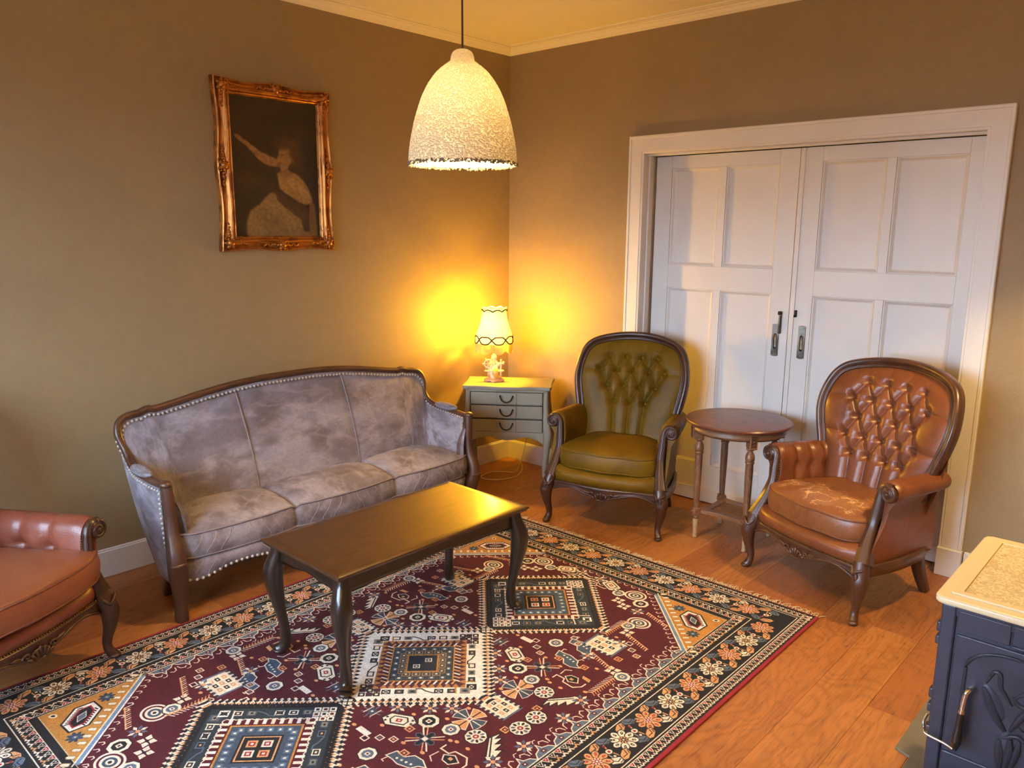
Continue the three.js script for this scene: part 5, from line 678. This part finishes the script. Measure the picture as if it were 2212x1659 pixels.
// ---------- pendant lamps ----------
const feltBump = tex(512, 512, (u, v) => { const a = fbm(u, v, 70, 70, 3, 211); return sst(0.3, 0.72, a); }, { srgb: false, rep: [3, 1.2] });
const feltMap = tex(512, 512, (u, v) => { const a = fbm(u, v, 70, 70, 3, 211), k = 0.8 + 0.22 * sst(0.3, 0.72, a); return [0.93 * k, 0.87 * k, 0.75 * k]; }, { rep: [3, 1.2] });
const felt = phy({ map: feltMap, bumpMap: feltBump, bumpScale: 0.004, roughness: 1, transmission: 0.026, thickness: 0, side: THREE.DoubleSide });
const bulbGlow = (c, k) => std({ color: 0x000000, emissive: c, emissiveIntensity: k });
function pendant(label, x, z, yRim, power) {
  const t = thing('pendant_lamp', label, 'lamp', [x, yRim, z], 0), hs = 0.338;
  const rad = [0.2035, 0.202, 0.1985, 0.1935, 0.187, 0.18, 0.171, 0.161, 0.149, 0.134, 0.1145, 0.088, 0.0475].map((r, i, a) => [r * 0.93, i / (a.length - 1) * hs]);
  const pf = smoothPts(rad, 60), n = 180, R = rng(19), jit = Array.from({ length: n }, () => (R() - 0.5) * 0.009), jr = Array.from({ length: n }, () => (R() - 0.5) * 0.003);
  const lay = (off) => surf(n, pf.length - 1, (u, v) => { const i = Math.round(u * n) % n, k = Math.round(v * (pf.length - 1)), q = pf[k], e = max(0, 1 - k / 2), r = q[0] + off + jr[i] * e + 0.0012 * (hash(i, k, off > 0 ? 3 : 4) - 0.5), a = u * 2 * PI; return [cos(a) * r, q[1] + jit[i] * e, sin(a) * r]; }, { cu: true, su: 1, sv: 1, flip: off > 0 });
  const shade = obj('shade', lay(0), felt, t);
  const rim = []; for (let i = 0; i < 420; i++) { const a = R() * 2 * PI, r = 0.189 + (R() - 0.5) * 0.004, y = (R() - 0.5) * 0.01 - 0.001, s = 0.002 + R() * 0.0035, g = new THREE.IcosahedronGeometry(s, 0); g.rotateX(R() * 6); g.translate(cos(a) * r, y, sin(a) * r); rim.push(g); }
  obj('frayed_rim', rim, felt, shade).userData.kind = 'stuff';
  obj('cap', lathe(smoothPts([[0.044, hs - 0.006], [0.0415, hs + 0.005], [0.039, hs + 0.018], [0.032, hs + 0.031], [0.019, hs + 0.039], [0.004, hs + 0.042]], 24), 40), phy({ map: feltMap, bumpMap: feltBump, bumpScale: 0.002, roughness: 1, transmission: 0.07, thickness: 0, side: THREE.DoubleSide }), t);
  obj('cord', tube([V(0, hs + 0.04, 0), V(0, hs + 0.2, 0), V(0, CH - yRim - 0.02, 0)], 0.0034, 8, 8), M.cordDark, t);
  obj('ceiling_rose', lathe([[0.05, CH - yRim - 0.0005], [0.05, CH - yRim - 0.012], [0.04, CH - yRim - 0.03], [0.006, CH - yRim - 0.04]], 32), M.ceiling, t);
  obj('socket', lathe([[0.0001, hs + 0.004], [0.02, hs + 0.004], [0.02, hs - 0.075], [0.016, hs - 0.08], [0.0001, hs - 0.08]], 20), M.ceiling, t);
  const by = hs - 0.15; obj('bulb', lathe(smoothPts([[0.013, by + 0.075], [0.016, by + 0.055], [0.028, by + 0.03], [0.034, by + 0.004], [0.029, by - 0.02], [0.014, by - 0.033], [0.0003, by - 0.036]], 24), 24), bulbGlow(PENDANT.color, 14), t);
  const l = new THREE.PointLight(PENDANT.color, power); l.position.set(x, yRim + by, z); l.castShadow = true; l.shadow.radius = 2; scene.add(l);
}
pendant('cream felt bell pendant lamp hanging over the rug and coffee table', 1.672, 2.045, 1.832, PENDANT.power);
pendant('cream felt bell pendant lamp hanging near the stove', 3.46, 0.8, 1.98, PENDANT.power * 1.35);
// unseen lamp added behind the camera to brighten the ceiling and upper walls
{
  const x = 4.3, z = 4.75, t = thing('added_uplighter', 'added unseen floor lamp with bowl shade that brightens the ceiling', 'lamp', [x, 0, z]);
  obj('base', lathe([[0.0001, 0.03], [0.03, 0.03], [0.12, 0.018], [0.135, 0.01], [0.135, 0.0], [0.0001, 0]], 32), M.darkMetal, t);
  obj('pole', lathe([[0.011, 0.02], [0.011, 1.74]], 16), M.darkMetal, t);
  obj('bowl_shade', lathe([[0.012, 1.735], [0.06, 1.74], [0.12, 1.77], [0.16, 1.82], [0.165, 1.822], [0.125, 1.776], [0.06, 1.747], [0.012, 1.742]], 40), M.white, t);
  obj('bulb', ell(0, 1.79, 0, 0.03, 0.035, 0.03, 16), bulbGlow(PENDANT.color, 8), t);
  const l = new THREE.PointLight(ADDED_UPLIGHT.color, ADDED_UPLIGHT.power); l.position.set(x, 1.79, z); l.castShadow = true; l.shadow.radius = 2; scene.add(l);
}
// ---------- table lamp on the chest ----------
{
  const ca = cos(CHEST.a), sa = sin(CHEST.a), lx = -0.098, lz = 0.0, x = CHEST.x + lx * ca + lz * sa, z = CHEST.z - lx * sa + lz * ca, y = CHEST.top + 0.0025;
  const t = thing('table_lamp', 'small lit table lamp with fringed scalloped shade and porcelain figurine base', 'lamp', [x, y, z], CHEST.a);
  // figurine: rock base, seated figure beside a wheel and a little fence
  const rock = surf(36, 10, (u, v) => { const a = u * 2 * PI, q = [[0.06, 0.0], [0.062, 0.006], [0.058, 0.013], [0.05, 0.018], [0.04, 0.022], [0.03, 0.025], [0.02, 0.027], [0.012, 0.028], [0.006, 0.0285], [0.002, 0.029], [0, 0.029]][Math.round(v * 10)], k = 1 + 0.07 * sin(a * 5 + 1) + 0.05 * sin(a * 9); return [cos(a) * q[0] * k, q[1] + 0.003 * sin(a * 7) * (q[0] / 0.06), sin(a) * q[0] * k * 0.8]; }, { cu: true, flip: true });
  obj('rock_base', rock, M.porcelainPink, t);
  const mc = new MarchingCubes(56, M.porcelain, false, false, 60000); mc.isolation = 0;
  const caps = [[[0, 0.125, 0], [0, 0.155, 0.002], 0.015, 0.013], [[0, 0.092, 0], [0, 0.125, 0], 0.017, 0.016], [[-0.014, 0.124, 0.002], [-0.03, 0.105, 0.014], 0.0075, 0.0065], [[-0.03, 0.105, 0.014], [-0.04, 0.098, 0.024], 0.0062, 0.0055], [[0.014, 0.124, 0.002], [0.03, 0.104, 0.012], 0.0075, 0.0065], [[0.03, 0.104, 0.012], [0.036, 0.112, 0.02], 0.006, 0.0055], [[0, 0.148, 0.0], [0, 0.153, 0.002], 0.0165, 0.016], [[0, 0.158, 0], [0, 0.168, 0], 0.017, 0.011], [[-0.012, 0.09, 0.004], [-0.016, 0.05, 0.02], 0.017, 0.016], [[0.012, 0.09, 0.004], [0.016, 0.05, 0.02], 0.017, 0.016], [[0, 0.09, 0], [0, 0.035, 0.006], 0.022, 0.032]];
  const Lb = 0.2, N = mc.size; for (let k = 0; k < N; k++) for (let j = 0; j < N; j++) for (let i = 0; i < N; i++) { const p = [(i - N / 2) / (N / 2) * Lb / 2, (j - N / 2) / (N / 2) * Lb / 2 + 0.1, (k - N / 2) / (N / 2) * Lb / 2]; let d = 9; for (const [a, b, r0, r1] of caps) { const dx = b[0] - a[0], dy = b[1] - a[1], dz = b[2] - a[2], s = clamp(((p[0] - a[0]) * dx + (p[1] - a[1]) * dy + (p[2] - a[2]) * dz) / (dx * dx + dy * dy + dz * dz)), e = hypot(p[0] - a[0] - dx * s, p[1] - a[1] - dy * s, p[2] - a[2] - dz * s) - lerp(r0, r1, s), h = clamp(0.5 + 0.5 * (d - e) / 0.006); d = lerp(d, e, h) - 0.006 * h * (1 - h); } mc.field[i + j * N + k * N * N] = -d; }
  mc.update(); const fg = new THREE.BufferGeometry(), cnt = mc.count; fg.setAttribute('position', new THREE.Float32BufferAttribute(Float32Array.from(mc.positionArray.slice(0, cnt * 3), (q) => q * Lb / 2), 3)); fg.setAttribute('normal', new THREE.Float32BufferAttribute(Float32Array.from(mc.normalArray.slice(0, cnt * 3)), 3)); fg.translate(0, 0.1, 0); boxUV(fg);
  obj('figurine', fg, M.porcelain, t);
  const wheel = [new THREE.TorusGeometry(0.026, 0.0042, 8, 28).translate(-0.032, 0.115, 0.03)]; for (let i = 0; i < 6; i++) { const a = i * PI / 3; wheel.push(tube([V(-0.032, 0.115, 0.03), V(-0.032 + cos(a) * 0.036, 0.115 + sin(a) * 0.036, 0.03)], 0.0024, 4, 6), ell(-0.032 + cos(a) * 0.036, 0.115 + sin(a) * 0.036, 0.03, 0.004, 0.004, 0.004, 8)); }
  wheel.push(tube([V(-0.032, 0.03, 0.028), V(-0.032, 0.115, 0.03)], 0.004, 6, 8)); obj('spinning_wheel', wheel, M.porcelain, t);
  obj('side_bench', [ell(-0.034, 0.068, 0.02, 0.026, 0.006, 0.02, 14), ell(0.042, 0.07, 0.016, 0.026, 0.009, 0.018, 14), tube([V(0.044, 0.025, 0.012), V(0.045, 0.08, 0.012), V(0.046, 0.142, 0.012)], 0.0062, 10, 8), tube([V(0.026, 0.118, 0.014), V(0.048, 0.116, 0.014), V(0.066, 0.118, 0.014)], 0.0062, 8, 8), ell(0.062, 0.122, 0.014, 0.007, 0.009, 0.007, 10), tube([V(-0.034, 0.025, 0.02), V(-0.034, 0.066, 0.02)], 0.005, 5, 8)], M.porcelain, t);
  obj('skirt_fold', [ell(0.012, 0.055, 0.03, 0.022, 0.03, 0.016, 14), ell(-0.03, 0.036, 0.03, 0.008, 0.009, 0.008, 10), ell(0.045, 0.034, 0.024, 0.01, 0.008, 0.01, 10)], M.porcelainGold, t);
  obj('stem', lathe([[0.005, 0.16], [0.005, 0.285], [0.012, 0.286], [0.012, 0.325], [0.0001, 0.326]], 16), M.nailBrass, t);
  // bell shade with scalloped edges, eight gores
  const gores = 8, Y0 = 0.2, Y1 = 0.462, rp = smoothPts([[0.118, 0], [0.1175, 0.1], [0.112, 0.22], [0.1, 0.36], [0.0895, 0.52], [0.0825, 0.7], [0.0785, 0.86], [0.079, 1]], 40).map((q) => q[0]);
  const rAt = (v) => at(rp, v), yTop = (a) => 0.012 * abs(sin(a * gores / 2)), shadeM = phy({ color: 0xf8ecca, roughness: 1, transmission: 0.09, thickness: 0, emissive: new THREE.Color(1, 0.62, 0.16), emissiveIntensity: 0.5, side: THREE.DoubleSide });
  const sp = (a, v, off = 0) => { const r = (rAt(v) + off) * (1 - 0.018 * pow(abs(cos(a * gores / 2)), 6)); return V(cos(a) * r, lerp(Y0 + 0.052, Y1, v) + v * v * yTop(a) - 0.0 - (1 - v) * (1 - v) * 0.006 * abs(sin(a * gores / 2)), sin(a) * r); };
  const shade = obj('shade', surf(128, 40, (u, v) => { const p = sp(u * 2 * PI, v); return [p.x, p.y, p.z]; }, { cu: true, flip: true }), shadeM, t);
  const trimM = std({ color: 0x2a1c0a, roughness: 0.9 });
  obj('top_trim', tube(Array.from({ length: 129 }, (_, i) => { const a = i / 128 * 2 * PI, p = sp(a, 1, 0.001); return V(p.x, p.y - 0.014, p.z); }), 0.0038, 256, 6), trimM, shade);
  const hex = []; for (let k = 0; k < gores; k++) { const a0 = k / gores * 2 * PI, da = 2 * PI / gores, pt = (f, v) => sp(a0 + f * da, v, 0.002); const loop = [[0, 0.115], [0.12, 0.165], [0.26, 0.21], [0.5, 0.215], [0.74, 0.21], [0.88, 0.165], [1, 0.115], [0.88, 0.065], [0.74, 0.02], [0.5, 0.012], [0.26, 0.02], [0.12, 0.065], [0, 0.115]]; hex.push(tube(loop.map(([f, v]) => pt(f, v)), 0.0042, 60, 6)); }
  obj('hexagon_trim', hex, trimM, shade);
  const fr = []; for (let i = 0; i < 220; i++) { const a = i / 220 * 2 * PI, p = sp(a, 0, 0.0005), L = 0.046 + 0.016 * abs(sin(a * gores / 2)); fr.push(tube([p, V(p.x * 1.005, p.y - L * 0.5, p.z * 1.005), V(p.x * 0.998, p.y - L, p.z * 0.998)], 0.0013, 3, 4)); }
  obj('fringe', fr, phy({ color: 0xe8c877, roughness: 1, transmission: 0.4, thickness: 0 }), shade).userData.kind = 'stuff';
  obj('bulb', ell(0, 0.355, 0, 0.024, 0.03, 0.024, 18), bulbGlow(TABLE_LAMP.color, 8), t);
  const l = new THREE.PointLight(TABLE_LAMP.color, TABLE_LAMP.power); l.position.set(x, y + 0.355, z); l.castShadow = true; l.shadow.radius = 1.2; scene.add(l);
  // flex: over the back of the chest, down to the floor, a loop in front of the skirting
  const flex = tube([[0.33, 0.31, 0.17], [0.35, 0.26, 0.19], [0.36, 0.22, 0.21], [0.34, 0.12, 0.22], [0.33, 0.03, 0.26], [0.3, 0.006, 0.27], [0.24, 0.005, 0.3], [0.19, 0.005, 0.36], [0.2, 0.005, 0.47], [0.26, 0.005, 0.5], [0.34, 0.005, 0.44], [0.37, 0.006, 0.3], [0.25, 0.01, 0.12], [0.1, 0.03, 0.03]].map((p) => V(...p)), 0.003, 160, 6);
  tag(obj('lamp_cord', flex, M.cordWhite), 'thin pale lamp cord looped on the floor under the small chest', 'cord');
}
// ---------- wood stove on its hearth plate ----------
{
  const sh = new THREE.Shape([[3.122, 0.95], [3.122, 1.548], [3.17, 1.568], [3.17, 2.3], [3.95, 2.3], [3.95, 1.568], [4.0, 1.548], [4.0, 0.95]].map(([x, z]) => new THREE.Vector2(x, -z)));
  const pg = new THREE.ExtrudeGeometry(sh, { depth: 0.006, bevelEnabled: true, bevelSize: 0.002, bevelThickness: 0.0015, bevelSegments: 2 }); pg.rotateX(-PI / 2); pg.translate(0, 0.0016, 0); boxUV(pg, 'x');
  tag(obj('hearth_plate', pg, M.hearth), 'grey stepped metal floor plate under the blue stove', 'hearth plate');
  const t = thing('wood_stove', 'dark blue enamelled cast-iron stove with cream top plate', 'stove', [3.435, 0.0095, 1.57]);
  const W = 0.165, D = 0.268, Y0 = 0.13, Y1 = 0.65;
  const R = (x0, x1, y0, y1, z0, z1, r) => box(x0, x1, y0, y1, z0, z1, r);
  obj('body', [R(-W, W, Y0, Y1, -D, D - 0.004, 0.006), R(-W - 0.006, -W + 0.03, Y0, Y1, D - 0.03, D + 0.004, 0.006), R(W - 0.03, W + 0.006, Y0, Y1, D - 0.03, D + 0.004, 0.006), R(-W - 0.006, -W + 0.02, Y0, Y1, -D, -D + 0.03, 0.006), R(-W - 0.009, W + 0.009, Y0 - 0.012, Y0 + 0.03, -D - 0.004, D + 0.008, 0.006), R(-W - 0.007, W + 0.007, Y1 - 0.03, Y1, -D - 0.003, D + 0.002, 0.005)], M.enamelBlue, t);
  obj('side_panel', [R(-W - 0.007, -W + 0.01, 0.2, 0.6, -D + 0.05, D - 0.05, 0.008), R(-W - 0.012, -W, 0.24, 0.56, -D + 0.1, D - 0.1, 0.008)], M.enamelBlue, t);
  obj('hinge', [0.575, 0.535, 0.38, 0.335].map((y, i) => R(-W - 0.016, -W + 0.008, y - (i % 2 ? 0.012 : 0.016), y + 0.014, D - 0.034, D - 0.008, 0.005)), M.enamelBlue, t);
  obj('latch', [tube([V(-W - 0.012, 0.315, D - 0.01), V(-W - 0.016, 0.3, D + 0.006), V(-W - 0.012, 0.285, D + 0.012)], 0.004, 14, 6), R(-W - 0.014, -W, 0.27, 0.29, D - 0.02, D + 0.004, 0.003)], M.nickel, t);
  // top plate: rounded slab, raised border, pebbled panel
  const slab = (x, z, r) => { const s = new THREE.Shape(); s.moveTo(-x + r, -z); s.lineTo(x - r, -z); s.quadraticCurveTo(x, -z, x, -z + r); s.lineTo(x, z - r); s.quadraticCurveTo(x, z, x - r, z); s.lineTo(-x + r, z); s.quadraticCurveTo(-x, z, -x, z - r); s.lineTo(-x, -z + r); s.quadraticCurveTo(-x, -z, -x + r, -z); return s; };
  const ex = (s, d, b, y) => { const g = new THREE.ExtrudeGeometry(s, { depth: d, bevelEnabled: b > 0, bevelSize: b, bevelThickness: b, bevelSegments: 3, curveSegments: 8 }); g.rotateX(-PI / 2); g.translate(0, y, 0); return boxUV(g, 'x'); };
  obj('top_plate', ex(slab(W + 0.018, D + 0.01, 0.022), 0.006, 0.007, Y1 + 0.007), M.enamelCream, t);
  const ringS = slab(W - 0.008, D - 0.022, 0.006); ringS.holes.push(slab(W - 0.03, D - 0.042, 0.004)); obj('top_border', ex(ringS, 0.003, 0.0015, Y1 + 0.021), M.enamelCream, t);
  obj('top_panel', ex(slab(W - 0.034, D - 0.046, 0.004), 0.002, 0.001, Y1 + 0.0205), M.enamelPebble, t);
  // door with arched relief
  const zf = D + 0.004, dr = obj('door', [R(-W + 0.034, W - 0.034, 0.165, 0.575, D - 0.01, zf, 0.004), R(-W + 0.034, W - 0.034, 0.175, 0.24, D, zf + 0.005, 0.006)], M.enamelBlue, t);
  obj('front_frieze', [R(-W + 0.034, -0.012, 0.585, 0.64, D - 0.01, zf, 0.003), R(-0.007, W - 0.034, 0.585, 0.64, D - 0.01, zf, 0.003), R(-0.008, W - 0.034, 0.582, 0.59, D, zf + 0.006, 0.003)], M.enamelBlue, t);
  const rel = []; const arch = Array.from({ length: 25 }, (_, i) => { const a = PI - i / 24 * PI; return V(cos(a) * 0.1 + 0.0, 0.49 + sin(a) * 0.066, zf + 0.001); });
  rel.push(tube([V(-0.1, 0.25, zf + 0.001), V(-0.1, 0.4, zf + 0.001), ...arch, V(0.1, 0.4, zf + 0.001), V(0.1, 0.25, zf + 0.001)], 0.0045, 120, 8));
  const zz = zf + 0.002, sq = (p, r) => rel.push(tube(p.map(([a, b]) => V(a, b, zz)), (s) => r * (0.35 + 0.65 * sin(PI * clamp(s * 0.92 + 0.04))), 40, 8));
  sq([[-0.05, 0.47], [-0.035, 0.505], [-0.022, 0.5], [-0.018, 0.47], [-0.008, 0.455], [0.006, 0.435], [0.012, 0.43]], 0.006);
  sq([[-0.055, 0.455], [-0.044, 0.44], [-0.036, 0.42], [-0.024, 0.395], [-0.01, 0.37], [0.004, 0.355]], 0.011);
  sq([[0.012, 0.455], [0.022, 0.44], [0.04, 0.437], [0.06, 0.45], [0.085, 0.448]], 0.006); sq([[0.016, 0.452], [0.03, 0.468], [0.055, 0.472], [0.085, 0.466]], 0.0055);
  sq([[-0.012, 0.335], [0.004, 0.338], [0.018, 0.348], [0.034, 0.352], [0.05, 0.344], [0.085, 0.345]], 0.006); sq([[0.03, 0.378], [0.042, 0.368], [0.06, 0.372], [0.085, 0.372]], 0.0055);
  sq([[-0.006, 0.33], [-0.002, 0.29], [0.002, 0.25]], 0.012); sq([[0.016, 0.34], [0.018, 0.3], [0.014, 0.25]], 0.011); sq([[0.036, 0.345], [0.034, 0.31], [0.022, 0.255]], 0.009); sq([[0.05, 0.44], [0.03, 0.4], [0.014, 0.36]], 0.008);
  rel.push(ell(0.008, 0.3, zf - 0.002, 0.022, 0.06, 0.008, 14), ell(-0.03, 0.42, zf - 0.002, 0.022, 0.05, 0.007, 14, [0, 0, 0.5]));
  obj('relief', rel, M.enamelBlue, dr);
  // handle: bright shank, black turned grip
  const hx = -0.087, h0 = V(hx, 0.44, zf + 0.03), ax = (f) => V(hx - 0.008 * f, 0.445 - 0.165 * f, zf + 0.03 + 0.006 * f);
  obj('handle', [tube([V(hx + 0.012, 0.442, zf - 0.004), V(hx + 0.008, 0.444, zf + 0.018), V(hx + 0.002, 0.438, zf + 0.03), ax(0.2), ax(0.36)], 0.0068, 30, 10), tube([ax(0.34), ax(0.4)], 0.0088, 4, 12)], M.chrome, dr);
  obj('grip', sweep([0.4, 0.46, 0.56, 0.7, 0.85, 0.96, 1].map(ax), ring(1, 14), { n: 40, up: V(0, 0, 1), scale: (s) => at([0.008, 0.0095, 0.0085, 0.0105, 0.0125, 0.013, 0.0085], s) }), M.black, dr);
  obj('draught_rod', tube([V(-W - 0.016, 0.282, D + 0.004), V(-W - 0.006, 0.272, D + 0.016), V(-0.125, 0.27, zf + 0.02), V(-0.1, 0.268, zf + 0.028)], 0.004, 30, 8), M.chrome, t);
  for (const sx of [-1, 1]) for (const sz of [-1, 1]) obj('leg', onFloor(sweep([V(sx * (W - 0.02), 0.135, sz * (D - 0.03)), V(sx * (W - 0.012), 0.09, sz * (D - 0.022)), V(sx * (W - 0.012), 0.04, sz * (D - 0.018)), V(sx * (W + 0.002), 0, sz * (D - 0.006))], ring(1, 12), { n: 24, up: V(0, 0, 1), scale: (s) => at([0.03, 0.024, 0.016, 0.022], s) })), M.enamelBlue, t);
}
renderer.render(scene, camera);
